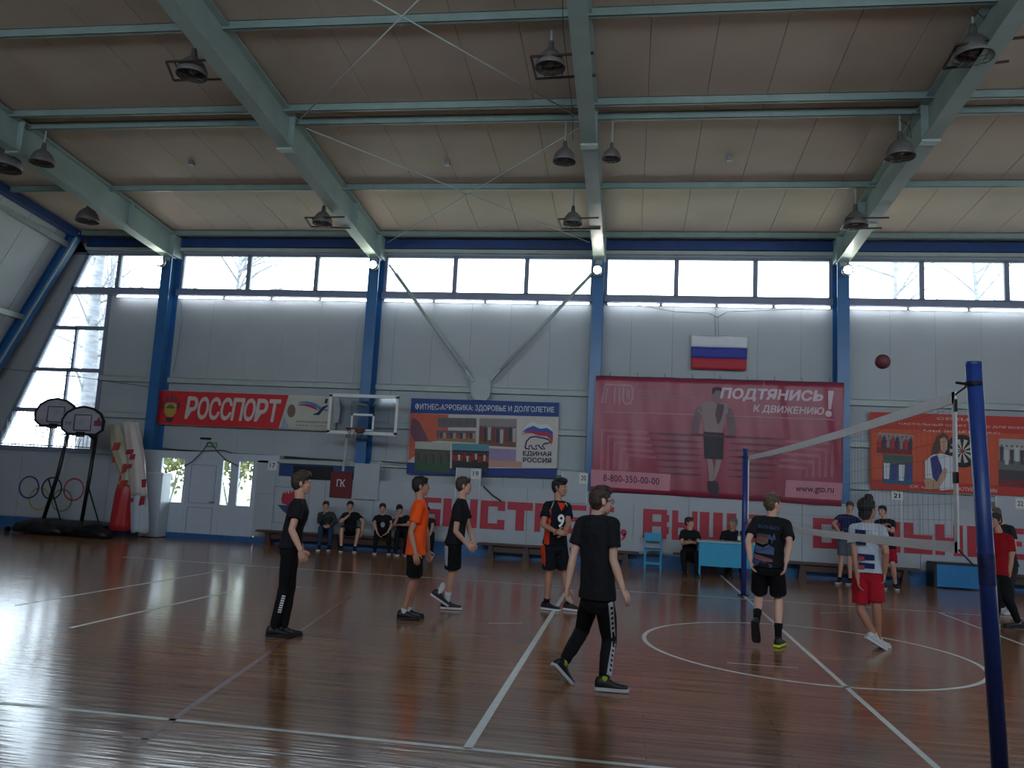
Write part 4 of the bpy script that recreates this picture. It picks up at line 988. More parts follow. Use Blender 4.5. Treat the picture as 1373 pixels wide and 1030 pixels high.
for k in range(10):
    a = 2*math.pi*k/10; b2 = a+.5; mb.tube([(cx0+.22*math.cos(a), YK-.38+.22*math.sin(a), cz0), (cx0+.13*math.cos(b2), YK-.38+.13*math.sin(b2), cz0-.22)], .004, 4)
    mb.tube([(cx0+.22*math.cos(a), YK-.38+.22*math.sin(a), cz0), (cx0+.13*math.cos(a-.5), YK-.38+.13*math.sin(a-.5), cz0-.22)], .004, 4)
mb.build('hoop_net', 'rope', bb)
mb = MB()
for xx, zz in ((-8.75, 3.5), (-8.15, 3.5), (-8.75, 2.9), (-8.15, 2.9)): mb.bar((xx, YK+.02, zz), (-8.5+(xx+8.45)*.3, 13.88, zz), .05, .05)
mb.build('wall_arms', 'girt', bb)
mb = MB(); mb.tube([(-8.98, 13.6, 1.85), (-8.93, 13.6, 3.0)], .03, 8); mb.bar((-8.95, 13.6, 2.9), (-8.8, YK, 2.9), .04, .04); mb.build('support_pipe', 'girt', bb)

# ------------------------------------------------------------------ portable hoops at the left
def portable(cx, cy, top_c, label, wpx, seed):
    t = thing('portable_hoop', label, 'basketball hoop', (cx, cy, 0))
    bx, bz = top_c; yb = cy-.55
    mb = MB()
    sect = lambda hw, hd, z, r=.1: [(cx+a*hw, cy+.15+b*hd, z) for a, b in ((-1, -.6), (-.75, -1), (.75, -1), (1, -.6), (1, .6), (.75, 1), (-.75, 1), (-1, .6))]
    mb.loft([sect(.52, .62, .03), sect(.55, .65, .10), sect(.50, .58, .24), sect(.20, .28, .34)]); mb.build('base_tank', 'black', t)
    for s in (-1, 1):
        mb = MB(); mb.tube([(cx+s*.5, cy-.48, .07), (cx+s*.56, cy-.48, .07)], .07, 12); mb.build('wheel', 'dark', t)
    mb = MB(); mb.tube([(cx, cy, .25), (cx+(bx-cx)*.6, cy, bz*.5), (bx, cy, bz-.25)], .045, 10); mb.build('pole', 'black', t, smooth=True)
    mb = MB(); mb.tube([(cx+.3, cy+.3, .2), (cx+.02, cy, 1.3)], .018, 6); mb.build('strut', 'black', t)
    mb = MB()
    mb.bar((bx, cy, bz-.05), (bx, yb+.05, bz+.05), .04, .05); mb.bar((bx, cy, bz-.4), (bx, yb+.05, bz-.2), .04, .05); mb.build('support_arm', 'black', t)
    # fan-shaped backboard
    W_, H_ = .60, .39
    prof = [(a*.88, b*.88) for a, b in [(-.42, -.33), (.42, -.33), (.60, -.20), (.62, .04), (.50, .24), (.28, .37), (0, .42), (-.28, .37), (-.50, .24), (-.62, .04), (-.60, -.20)]]
    pr2 = [(bx+a, bz+b) for a, b in prof]
    o = MB().plate(pr2, yb, .03).build('backboard', mat('hoop_board', (.66, .64, .68), .4), t)
    mb = MB(); strip(mb, [p for p in pr2]+[pr2[0]], .05, yb-.012, .05); mb.build('rim_edge', 'black', t)
    mb = MB(); strip(mb, [(bx-.22, bz-.20), (bx-.22, bz+.17), (bx+.22, bz+.17), (bx+.22, bz-.20), (bx-.22, bz-.20)], .025, yb-.006, .005); mb.build('target_square', 'dark', t)
    mb = MB(); mb.box(bx-.09, bx+.09, yb-.08, yb-.01, bz-.36, bz-.24); mb.tube([(bx+.22*math.cos(k*math.pi/10), yb-.31+.22*math.sin(k*math.pi/10), bz-.33) for k in range(21)], .011, 6); mb.build('rim', 'dark', t)
    mb = MB()
    for k in range(10):
        a = 2*math.pi*k/10; mb.tube([(bx+.22*math.cos(a), yb-.31+.22*math.sin(a), bz-.33), (bx+.15*math.cos(a+.3), yb-.31+.15*math.sin(a+.3), bz-.62)], .006, 4)
    mb.build('hoop_net', 'tape', t)
    if seed:
        mb = MB(); mb.box(bx+.30, bx+.52, yb-.006, yb-.001, bz-.08, bz+.05); mb.plate([(bx+.36, bz+.05), (bx+.46, bz+.05), (bx+.41, bz+.14)], yb-.006, .005); mb.build('maker_mark', flat('mk', (.50, .25, .32)), t)
        mb = MB(); add_text(mb, '50', (bx-.46, bz-.08, bx-.30, bz+.0), yb-.005, .0); mb.build('digits', 'dark', t)
    return t
a1 = onp(1, 12.35, 111, 566); portable(onp(1, 12.9, 109, 700).x, 12.9, (a1.x, a1.z), 'front portable basketball hoop with a red mark on its board', 55, 1)
a2 = onp(1, 12.4, 75, 555); portable(onp(1, 12.95, 72, 692).x-.28, 12.95, (a2.x, a2.z), 'rear portable basketball hoop partly behind the other, further left', 50, 0)
# black folds of cloth over the bases
mb = MB(); bp_ = onp(2, 0, 95, 709)
def blob(mb, c, rx, ry, rz_, n=14, m=8, seed=0, amp=.12):
    rings = []
    for j in range(1, m):
        th = math.pi*j/m - math.pi/2
        ring = []
        for i in range(n):
            ph = 2*math.pi*i/n; d = Vector((math.cos(th)*math.cos(ph), math.cos(th)*math.sin(ph), math.sin(th)))
            k = 1+amp*noise.noise(d*2.3+Vector((seed, seed*1.7, 0))); ring.append(Vector(c)+Vector((d.x*rx*k, d.y*ry*k, max(d.z*rz_*k, -c[2]+.01))))
        rings.append(ring)
    mb.loft(rings)
    return mb
for px, w_, lb in ((60, .55, 'left heap'), (128, .45, 'right heap')):
    q = onp(1, 12.5, px, 712); mb = MB(); blob(mb, (q.x, 12.45, .08), w_, .2, .20, 22, 10, px, .5)
    tag(mb.build('ballast_bag', 'black', smooth=True), 'black ballast bag at the foot of the portable hoops, %s' % lb, 'bag')

# rolled banners standing against the column
def rolled(name, pl, r, cols, label, yy, seed):
    """pl = list of (px,py) axis points from the floor upward"""
    t = thing(name, label, 'rolled banner', tuple(onp(1, yy, *pl[0])))
    pts = [onp(1, yy, *p) for p in pl]; pts[0].z = max(pts[0].z, .02)
    n = 26; k = 24; seg = []
    for j in range(k+1):
        u = j/k*(len(pts)-1); i = min(int(u), len(pts)-2); seg.append((pts[i].lerp(pts[i+1], u-i), r[i]*(1-(u-i))+r[i+1]*(u-i)))
    ringz = []
    for j, (p, rr) in enumerate(seg):
        ringz.append([p+Vector((rr*math.cos(a*2*math.pi/n)*(1+.10*math.sin(5*a*2*math.pi/n+j*.25)), .62*rr*math.sin(a*2*math.pi/n)*(1+.12*math.sin(7*a*2*math.pi/n-j*.2+seed)), .02*math.sin(a))) for a in range(n)])
    cuts = [0]+[c[0] for c in cols[1:]]+[k]
    for q, (s, key, col) in enumerate(cols):
        mb = MB(); mb.loft(ringz[cuts[q]:cuts[q+1]+1]); mb.build('roll' if q == 0 else 'roll_section', flat(key, col, .4), t, smooth=True)
    mb = MB(); rnd = random.Random(seed)
    for _ in range(6):
        j = rnd.randint(6, k-3); p, rr = seg[j]; a = rnd.uniform(-2.6, -.6); w_ = rnd.uniform(.05, .12); h = rnd.uniform(.05, .13)
        c0 = p+Vector((rr*1.02*math.cos(a), .62*rr*1.14*math.sin(a)-.01, 0)); mb.plate([(c0.x-w_, c0.z-h), (c0.x+w_*.8, c0.z-h*.7), (c0.x+w_, c0.z+h), (c0.x-w_*.6, c0.z+h*.8)], c0.y, .012)
    mb.build('print_patch', flat('patch%d' % seed, ((.70, .26, .20) if seed == 1 else (.62, .18, .22))), t)['kind'] = 'stuff'
    return t
rolled('rolled_banner', [(160, 711), (167, 660), (170, 640), (160, 605), (152, 570)], [.27, .22, .14, .21, .15], [(0, 'rollred', (.72, .18, .20)), (9, 'rollcream', (.70, .66, .58))], 'slumped red and cream rolled banner leaning left', 13.05, 1)
rolled('rolled_banner', [(187, 714), (187, 665), (183, 620), (174, 566)], [.22, .20, .22, .20], [(0, 'rollwhite', (.72, .75, .80)), (8, 'rollwhite2', (.78, .72, .70))], 'upright white and red rolled banner beside the blue column', 12.95, 2)

# ------------------------------------------------------------------ benches, chair, table, box
def bench(xa, xb, y, h, label, m='brown'):
    t = thing('gym_bench', label, 'bench', ((xa+xb)/2, y, 0))
    MB().box(xa, xb, y-.14, y+.14, h-.045, h).build('seat', m, t)
    MB().box(xa+.25, xb-.25, y-.02, y+.02, h-.2, h-.05).build('rail', m, t)
    for x in (xa+.3, (xa+xb)/2, xb-.3): MB().plate([(x-.09, 0), (x+.09, 0), (x+.04, h-.045), (x-.04, h-.045)], y-.1, .2).build('leg', m, t)
    return t
bench(-11.0, -7.0, 13.55, .34, 'low bench under the seated boys by the red notice board')
bench(onp(1, 13.5, 642, 722).x, onp(1, 13.5, 772, 722).x, 13.5, .36, 'dark brown bench against the wall under the ЫСТ letters')
bench(onp(1, 13.5, 776, 732).x, onp(1, 13.5, 857, 732).x, 13.5, .36, 'brown bench to the left of the turquoise chair')
bench(onp(1, 13.5, 1056, 752).x, onp(1, 13.5, 1232, 752).x, 13.5, .36, 'dark bench behind the net, left of the blue box')
bench(onp(1, 13.5, 1320, 775).x, onp(1, 13.5, 1320, 775).x+3, 13.5, .36, 'dark bench at the far right edge behind the boy in red')
a = onp(1, 13.1, 903, 741).x; bench(a, a+1.15, 13.1, .42, 'short brown bench the referee at the table sits on')
x0 = onp(1, 13.45, 865, 735).x; x1 = onp(1, 13.45, 886, 735).x
t = thing('wooden_chair', 'empty turquoise chair against the wall beside the table', 'chair', ((x0+x1)/2, 13.4, 0))
y0, y1 = 13.2, 13.6
for xx in (x0, x1):
    for yy, zt_ in ((y0, .44), (y1, .80)): MB().bar((xx, yy, 0), (xx, yy, zt_), .03, .03, (0, 1, 0)).build('leg', 'turq', t)
MB().box(x0-.02, x1+.02, y0-.02, y1, .43, .46).build('seat', 'bluebox', t)
MB().box(x0-.02, x1+.02, y1-.02, y1+.01, .62, .80).build('backrest', 'turq', t)
mb = MB(); mb.box(x0, x1, y0-.01, y0+.01, .12, .15); mb.box(x0, x1, y1-.01, y1+.01, .12, .15); mb.build('stretcher', 'turq', t)
YT = 12.25
x0 = onp(1, YT, 937, 740).x; x1 = x0+1.25
zt_ = .76
t = thing('table', 'turquoise table with a pale top and front panel beside the net post', 'table', ((x0+x1)/2, YT, 0))
MB().box(x0-.04, x1+.04, YT-.04, YT+.6, zt_-.03, zt_).build('tabletop', mat('pale_tabletop', (.62, .72, .76), .4), t)
MB().box(x0, x1, YT, YT+.02, zt_-.52, zt_-.03).build('front_panel', 'turq', t)
for xx in (x0+.02, x1-.02):
    for yy in (YT+.03, YT+.55): MB().box(xx-.02, xx+.02, yy-.02, yy+.02, 0, zt_-.03).build('leg', 'turq', t)
x0 = onp(1, 13.4, 1254, 770).x; x1 = onp(1, 13.4, 1312, 770).x
t = thing('storage_box', 'blue plywood box on the floor behind the net at right', 'box', ((x0+x1)/2, 13.4, 0))
MB().box(x0, x1, 13.3, 13.75, .03, .50).build('body', 'bluebox', t); MB().box(x0-.04, x1+.02, 13.28, 13.77, .50, .53).build('lid', 'dark', t); MB().box(x0-.06, x0, 13.3, 13.75, 0, .5).build('side', 'black', t)
q = onp(1, 12.4, 991.5, 721)
t = thing('drink_bottle', 'small bottle with a white label on the table', 'bottle', (q.x, 12.45, zt_))
mb = MB(); mb.lathe([(.001, 0), (.032, 0), (.033, .13), (.014, .19), (.014, .22), (.001, .22)], (q.x, 12.45, zt_+.001), 12); mb.build('bottle', 'grey', t, smooth=True)
mb = MB(); mb.lathe([(.0345, .04), (.0345, .12)], (q.x, 12.45, zt_), 12); mb.build('label', 'paper', t)
mb = MB(); mb.lathe([(.001, .245), (.016, .245), (.016, .215), (.001, .215)], (q.x, 12.45, zt_), 10); mb.build('cap', 'paper', t)

# ------------------------------------------------------------------ volleyball net and posts
XN = -.09
nety0, nety1 = .12, 9.1
def net_z(y, top):
    u = (y-nety0)/(nety1-nety0); sag = .035*4*u*(1-u); return (2.41 if top else 1.40+(-.13)*u) - sag
def post(y, label, r, cuff, lean=0.):
    t = thing('net_post', label, 'post', (XN, y, 0))
    mb = MB(); mb.tube([(XN+lean, y, 0), (XN, y, 2.55)], r, 20); mb.build('tube', 'postblue', t, smooth=True)
    mb = MB(); mb.lathe([(.001, 2.556), (r-.001, 2.555), (r+.001, 2.535)], (XN, y, 0), 20); mb.build('cap', 'postblue', t)
    mb = MB(); mb.lathe([(.10, 0), (.10, .012), (r+.01, .014)], (XN+lean, y, 0), 20); mb.build('floor_flange', 'dark', t)
    mb = MB(); mb.lathe([(r+.001, cuff-.012), (r+.004, cuff-.012), (r+.004, cuff+.012), (r+.001, cuff+.012)], (XN, y, 0), 20); mb.tube([(XN-.05, y+.0, cuff), (XN-.09, y+.03, cuff+.01)], .008, 6); mb.build('hook_band', 'dark', t)
    return t
M['postblue'] = mat('post_blue_paint', (.13, .23, .50), .38, var=.12, scale=5, bump=.05)
t = post(-.16, 'near blue net post, tall and thick at the right', .045, 2.42, .10)
lx = lambda z: XN+.10*(1-z/2.55)
mb = MB(); mb.tube([(lx(1.24), -.16, 1.24), (lx(1.42), -.16, 1.42)], .0462, 20, False); mb.build('worn_band', mat('worn_post_paint', (.13, .17, .38), .6, var=.5, scale=25), t, smooth=True)
post(9.5, 'far thin blue net post beside the turquoise table', .045, 2.40)
nt_ = thing('volleyball_net', 'white-taped volleyball net strung between the two blue posts', 'net', (XN, 4.6, 1.3))
def tape_strip(name, top, hgt, m='tape'):
    mb = MB(); n = 30; rings = []
    for i in range(n+1):
        y = nety0+(nety1-nety0)*i/n; z = net_z(y, top); z0_, z1_ = (z-hgt, z) if top else (z, z+hgt)
        w_ = .006; rings.append([(XN-w_, y, z0_), (XN+w_, y, z0_), (XN+w_, y, z1_), (XN-w_, y, z1_)])
    mb.loft(rings); return mb.build(name, m, nt_)
tape_strip('top_tape', True, .075); tape_strip('bottom_tape', False, .068)
for y, nm_ in ((nety0+.02, 'side_band'), (nety1-.02, 'side_band')):
    MB().box(XN-.006, XN+.006, y-.025, y+.025, net_z(y, False), net_z(y, True)).build(nm_, 'tape', nt_)
mb = MB()
ny = int((nety1-nety0)/.1)
def thread(mb, p, q, r=.0011):
    p, q = Vector(p), Vector(q); d = (q-p).normalized(); a = d.orthogonal().normalized()*r; b2 = d.cross(a)
    o = [a, -.5*a+.866*b2, -.5*a-.866*b2]; i0 = len(mb.v); mb.v += [tuple(p+k) for k in o]+[tuple(q+k) for k in o]
    mb.f += [(i0, i0+1, i0+4, i0+3), (i0+1, i0+2, i0+5, i0+4), (i0+2, i0, i0+3, i0+5)]
for i in range(1, ny):
    y = nety0+(nety1-nety0)*i/ny; thread(mb, (XN, y, net_z(y, False)), (XN, y, net_z(y, True)))
for j in range(1, 10):
    n = 12
    for i in range(n):
        ya, yb = nety0+(nety1-nety0)*i/n, nety0+(nety1-nety0)*(i+1)/n
        thread(mb, (XN, ya, net_z(ya, False)+(net_z(ya, True)-net_z(ya, False))*j/10), (XN, yb, net_z(yb, False)+(net_z(yb, True)-net_z(yb, False))*j/10))
o = mb.build('net_mesh', mat('net_twine', (.42, .42, .42), .8), nt_); o['kind'] = 'stuff'
mb = MB(); mb.tube([(XN, nety0, net_z(nety0, True)-.02), (XN, -.11, 2.43)], .006, 6); mb.tube([(XN, nety0, net_z(nety0, False)+.02), (XN, -.11, 1.34)], .006, 6)
mb.tube([(XN, nety1, net_z(nety1, True)-.02), (XN, 9.46, 2.42)], .006, 6); mb.tube([(XN, nety1, net_z(nety1, False)+.02), (XN, 9.46, 1.25)], .006, 6); mb.build('tie_cord', 'rope', nt_)
mb = MB(); mb.box(XN-.008, XN+.008, nety0-.008, nety0+.012, 2.28, 2.36); mb.box(XN-.008, XN+.008, nety0-.008, nety0+.05, 1.83, 1.90); mb.build('buckle', 'black', nt_)

# ------------------------------------------------------------------ the ball
q = onp(1, 6.6, 1183.5, 485)
t = thing('volleyball', 'dark red ball in the air above the net', 'ball', tuple(q))
me = bpy.data.meshes.new('ball_skin'); bm = bmesh.new(); bmesh.ops.create_icosphere(bm, subdivisions=4, radius=.105)
for v in bm.verts:
    d = v.co.normalized(); a = min(abs(d.x), abs(d.y), abs(d.z)); g = min(abs(abs(d.x)-abs(d.y)), abs(abs(d.y)-abs(d.z)), abs(abs(d.x)-abs(d.z)))
    v.co *= 1-.03*math.exp(-(g/.03)**2)
bm.to_mesh(me); bm.free(); me.shade_smooth(); me.materials.append(mat('ball_leather', (.36, .17, .20), .6, var=.3, scale=5)); o = bpy.data.objects.new('ball_skin', me); C.objects.link(o); o.parent = t

# ------------------------------------------------------------------ cables along the back wall
def sagline(name, pts, Y, label, r=.014, m='cable'):
    P3 = [Vector(pt(*p, Y)) for p in pts]; out = []
    for i in range(len(P3)-1):
        for k in range(4): out.append(P3[i].lerp(P3[i+1], k/4))
    out.append(P3[-1]); return wtube(name, out, r, m, label, 'cable', 6)
sagline('wall_cable', [(217, 601), (235, 603), (270, 605), (300, 604), (312, 608), (380, 612), (460, 618)], YL-.03+.3, 'dark cable running above the entrance doors')
sagline('wall_cable', [(215, 603), (250, 605), (290, 610), (350, 610), (420, 617), (462, 621)], YL+.25, 'second dark cable sagging just under the first')
sagline('slack_rope', [(222, 634), (240, 629), (258, 619), (270, 607), (281, 592), (292, 606), (303, 617), (320, 625)], YL-.1, 'brown cord hung like a tent across the entrance', .013, 'brown')
sagline('slack_rope', [(648, 652), (660, 664), (672, 672)], YL-.03, 'short cord slanting beside the board marked 19', .02, 'rope')
sagline('net_rope', [(0, 494), (60, 500), (110, 506), (150, 512), (200, 519)], YL-.5, 'thin knotted rope across the corner window', .008, 'rope')
sagline('wall_cable', [(512, 619), (545, 622)], YL+.2, 'cable between the column and the fitness banner', .012)
sagline('wall_cable', [(808, 404), (860, 410), (905, 418), (950, 420), (962, 426), (975, 418), (1040, 416), (1116, 412)], YB-.16, 'thin wire drooping under the tubes above the flag', .006)
sagline('net_rope', [(243, 404), (244, 430), (238, 470), (232, 500)], YB-.16, 'pale wire hanging down beside the leftmost blue column', .008, 'frame')
for px in (958, 962): sagline('flag_line', [(px, 424), (px+2, 451)], YB-.13, 'thin cord holding the flag, %s' % ('left' if px == 958 else 'right'), .004, 'rope')

# ------------------------------------------------------------------ outside: bare birches and shrubs
M['birch'] = mat('birch_bark', (.48, .48, .50), .8, var=.35, scale=3, stretch=(1, 1, 4))
M['leaf'] = mat('yellow_green_leaf', (.45, .46, .28), .7, var=.3, scale=3)
def birch(x, y, h, seed, label, r=.30):
    rnd = random.Random(seed); t = thing('birch_tree', label, 'tree', (x, y, -.1))
    mb = MB(); pts = [Vector((x+.15*math.sin(z*.5+seed), y, z)) for z in [h*i/8 for i in range(9)]]; pts[0].z = -.1
    mb.tube(pts, [r*(1-.08*i) for i in range(9)], 10); mb.build('trunk', 'birch', t, smooth=True)
    mb = MB()
    for k in range(34):
        z = rnd.uniform(2.0, h); b = Vector((x+.15*math.sin(z*.5+seed), y, z)); d = Vector((rnd.uniform(-1, 1), rnd.uniform(-.4, .4), rnd.uniform(.0, .9))).normalized(); L_ = rnd.uniform(1.2, 3.2)
        q = [b, b+d*L_*.4+Vector((0, 0, .1)), b+d*L_*.75+Vector((0, 0, -.05)), b+d*L_+Vector((0, 0, -.35))]
        mb.tube(q, [.045, .03, .018, .006], 5)
        for _ in range(3):
            s = q[1].lerp(q[3], rnd.random()); e = s+Vector((rnd.uniform(-.7, .7), rnd.uniform(-.2, .2), rnd.uniform(-.6, .5))); mb.tube([s, e], [.014, .004], 4)
    mb.build('branches', 'birch', t); return t
birch(-18.9, 17.6, 10, 1, 'thick pale birch trunk outside the corner window', .33)
birch(-20.6, 20.5, 10, 2, 'bare birch further left outside the corner window', .15)
birch(6.2, 22.0, 11, 3, 'bare tree outside the rightmost high window', .13)
birch(9.2, 23, 11, 5, 'bare tree beyond the right edge of the window band', .13)
birch(-15.15, 19.0, 9, 4, 'birch seen through the narrow window left of the doors', .13)
for i, (x, y, lb) in enumerate(((-17.6, 20.5, 'through the narrow window left of the doors'), (-15.0, 20.0, 'through the left pane of the doors'), (-13.2, 20.5, 'through the right pane of the doors'))):
    t = thing('leafy_shrub', 'yellow-green leafy bush seen '+lb, 'shrub', (x, y, -.1)); rnd = random.Random(40+i)
    mb = MB()
    for _ in range(1100):
        d = Vector((rnd.gauss(0, .42), rnd.gauss(0, .42), rnd.gauss(0, .5))); c = Vector((x, y, 2.4))+d*1.1; a = Vector((rnd.uniform(-1, 1), rnd.uniform(-1, 1), rnd.uniform(-1, 1))).normalized()*.10; b2 = a.orthogonal().normalized()*.06
        k = len(mb.v); mb.v += [tuple(c-a), tuple(c+b2), tuple(c+a), tuple(c-b2)]; mb.f.append((k, k+1, k+2, k+3))
    o = mb.build('foliage', 'leaf', t); o['kind'] = 'stuff'
    mb = MB()
    for _ in range(6): mb.tube([(x+rnd.uniform(-.2, .2), y, -.1), (x+rnd.uniform(-.6, .6), y+rnd.uniform(-.5, .5), 2.6)], [.04, .012], 5)
    mb.build('stems', 'birch', t)
# ------------------------------------------------------------------ people
SK = {'fair': (.80, .60, .52), 'tan': (.70, .50, .41), 'pale': (.84, .66, .58), 'brown': (.58, .40, .32)}
SKM = {k: mat('skin_'+k, v, .55, var=.05, scale=8) for k, v in SK.items()}
HM = {k: mat('hair_'+k, v, .6, var=.35, scale=40, bump=.6, bscale=60) for k, v in {'black': (.07, .06, .07), 'brown': (.24, .17, .14), 'light': (.36, .28, .22), 'grey': (.42, .40, .38)}.items()}
def cloth_m(name, col, rough=.85): return mat('fabric_'+name, col, rough, var=.10, scale=7, bump=.55, bscale=9, spec=.2)
CM = {}
def cm(name, col=None):
    if name not in CM: CM[name] = cloth_m(name, col)
    return CM[name]
cm('black', (.12, .12, .135)); cm('blackp', (.095, .095, .11)); cm('orange', (1.0, .34, .12)); cm('redshort', (.66, .10, .17)); cm('navy', (.13, .16, .33)); cm('redshirt', (.56, .08, .11)); cm('greytr', (.36, .37, .42)); cm('darkgrey', (.16, .17, .19))
cm('whitestripe', (.74, .74, .76)); cm('sock_w', (.82, .82, .84)); cm('sock_b', (.07, .07, .08)); cm('sock_y', (.68, .70, .22)); cm('jacket', (.24, .25, .25)); cm('jersey', (.09, .10, .14)); cm('jersey_o', (.86, .26, .14)); cm('bluejean', (.18, .24, .36))
M['shoe_b'] = mat('shoe_black', (.07, .07, .08), .5, var=.2); M['sole_w'] = mat('sole_white', (.80, .80, .82), .6, var=.05); M['sole_k'] = mat('sole_dark', (.10, .10, .11), .6); M['shoe_w'] = mat('shoe_white', (.76, .75, .74), .5, var=.06)
M['sole_y'] = mat('sole_lime', (.78, .84, .22), .6); M['eyew'] = mat('eye_white', (.72, .70, .68), .3); M['pupil'] = mat('eye_dark', (.07, .05, .05), .3); M['lip'] = mat('lips', (.58, .34, .32), .5)

def V3(*a): return Vector(a)
def frame(d, up=Vector((0, 0, 1))):
    """orthonormal (right, forward, up) for a forward direction"""
    f = d.normalized(); r = f.cross(up); r = r.normalized() if r.length > 1e-4 else Vector((1, 0, 0)); u = r.cross(f); return r, f, u
class Body:
    """closed primitives merged into one continuous skin by voxel remesh"""
    def __init__(s): s.mb = MB()
    def cap(s, a, b, ra, rb, n=14, flat_=False):
        a, b = Vector(a), Vector(b); d = (b-a); L = d.length
        if L < 1e-5: return s
        d /= L; x = d.orthogonal().normalized(); y = d.cross(x); rings = []
        prof = []
        if not flat_:
            for k in range(1, 4): t = k/4*math.pi/2; prof.append((-ra*math.cos(t), ra*math.sin(t)))
        prof += [(0, ra), (L*.5, (ra+rb)/2), (L, rb)]
        if not flat_:
            for k in range(3, 0, -1): t = k/4*math.pi/2; prof.append((L+rb*math.cos(t), rb*math.sin(t)))
        for z, r in prof: rings.append([a+d*z+(x*math.cos(2*math.pi*i/n)+y*math.sin(2*math.pi*i/n))*r for i in range(n)])
        s.mb.loft(rings); return s
    def limb(s, pts, radii, n=14):
        for i in range(len(pts)-1): s.cap(pts[i], pts[i+1], radii[i], radii[i+1], n)
        return s
    def ell(s, c, r, u, f, rx, rz, ry, n=14, m=9):
        """ellipsoid with axes r (rx), u (rz), f (ry)"""
        rings = []
        for j in range(1, m):
            th = -math.pi/2+math.pi*j/m
            rings.append([Vector(c)+u*(rz*math.sin(th))+(r*(rx*math.cos(2*math.pi*i/n))+f*(ry*math.sin(2*math.pi*i/n)))*math.cos(th) for i in range(n)])
        s.mb.loft(rings); return s
    def rings(s, rr): s.mb.loft(rr); return s
    def bake(s, name, m, parent, vox, smooth=3, jitter=0., seed=0, extra=None, fold=0.):
        me = bpy.data.meshes.new('tmp'); me.from_pydata([tuple(p) for p in s.mb.v], [], s.mb.f); me.update()
        bm = bmesh.new(); bm.from_mesh(me); bmesh.ops.recalc_face_normals(bm, faces=bm.faces); bm.to_mesh(me); bm.free()
        o = bpy.data.objects.new('tmp', me); C.objects.link(o)
        md = o.modifiers.new('r', 'REMESH'); md.mode = 'VOXEL'; md.voxel_size = vox; md.use_smooth_shade = True
        if smooth: sm = o.modifiers.new('s', 'SMOOTH'); sm.factor = .5; sm.iterations = smooth
        dg = bpy.context.evaluated_depsgraph_get(); dg.update()
        m2 = bpy.data.meshes.new_from_object(o.evaluated_get(dg)); bpy.data.objects.remove(o); bpy.data.meshes.remove(me)
        org = parent_origin(parent); vs = []
        nv = len(m2.vertices); co = np.empty(nv*3); m2.vertices.foreach_get('co', co); co = co.reshape(-1, 3)
        no = np.empty(nv*3); m2.vertices.foreach_get('normal', no); no = no.reshape(-1, 3)
        if jitter or fold:
            for i in range(nv):
                p = Vector(co[i]); k = 0
                if jitter: k += jitter*(noise.noise(p*55+Vector((seed, 0, 0)))+.6*noise.noise(p*22+Vector((0, seed, 0))))
                if fold: q = Vector((p.x*9, p.y*9, p.z*5+3*p.x)); k += fold*(noise.noise(q+Vector((seed, seed, 0)))+.5*noise.noise(q*2.3))
                co[i] += no[i]*k
        co -= np.array(org); m2.vertices.foreach_set('co', co.ravel())
        m2.name = name; m2.materials.clear(); m2.materials.append(M[m] if isinstance(m, str) else m)
        if extra is not None and extra.v:
            bm = bmesh.new(); bm.from_mesh(m2); e = bpy.data.meshes.new('e'); e.from_pydata([tuple(Vector(p)-org) for p in extra.v], [], extra.f); e.update(); bm.from_mesh(e); bm.to_mesh(m2); bm.free(); bpy.data.meshes.remove(e)
        m2.update(); m2.shade_smooth()
        o = bpy.data.objects.new(name, m2); C.objects.link(o); o.parent = parent; return o

def hand(body, extra, W, d, palm_n, side, s=1., curl=.5):
    """W wrist, d direction of the hand, palm_n palm normal, side +1/-1 thumb side"""
    d = d.normalized(); n = (palm_n-d*palm_n.dot(d)).normalized(); t = d.cross(n).normalized()*side
    c = W+d*.045*s
    body.ell(c, t, d, n, .040*s, .052*s, .016*s, 12, 8)
    for k, L in enumerate((.068, .076, .071, .055)):
        off = (.030-.019*k)*s; b = W+d*(.082-.004*abs(k-1.3))*s+t*off
        L *= s; e1 = (d+n*curl*.5).normalized(); e2 = (d*.75+n*curl*1.1).normalized(); e3 = (d*.45+n*curl*1.5).normalized()
        p1 = b+e1*L*.42; p2 = p1+e2*L*.34; p3 = p2+e3*L*.28
        extra.tube([b-d*.02*s, b, p1, p2, p3, p3+e3*.003], [.0095*s, .0095*s, .0088*s, .0080*s, .0066*s, .002], 7)
    b = W+d*.025*s+t*.030*s; e1 = (d*.6+t*.8+n*.25).normalized(); e2 = (d*.9+t*.3+n*.3).normalized()
    extra.tube([b-e1*.015, b, b+e1*.035*s, b+e1*.035*s+e2*.030*s, b+e1*.035*s+e2*.033*s], [.013*s, .012*s, .0105*s, .0085*s, .002], 7)

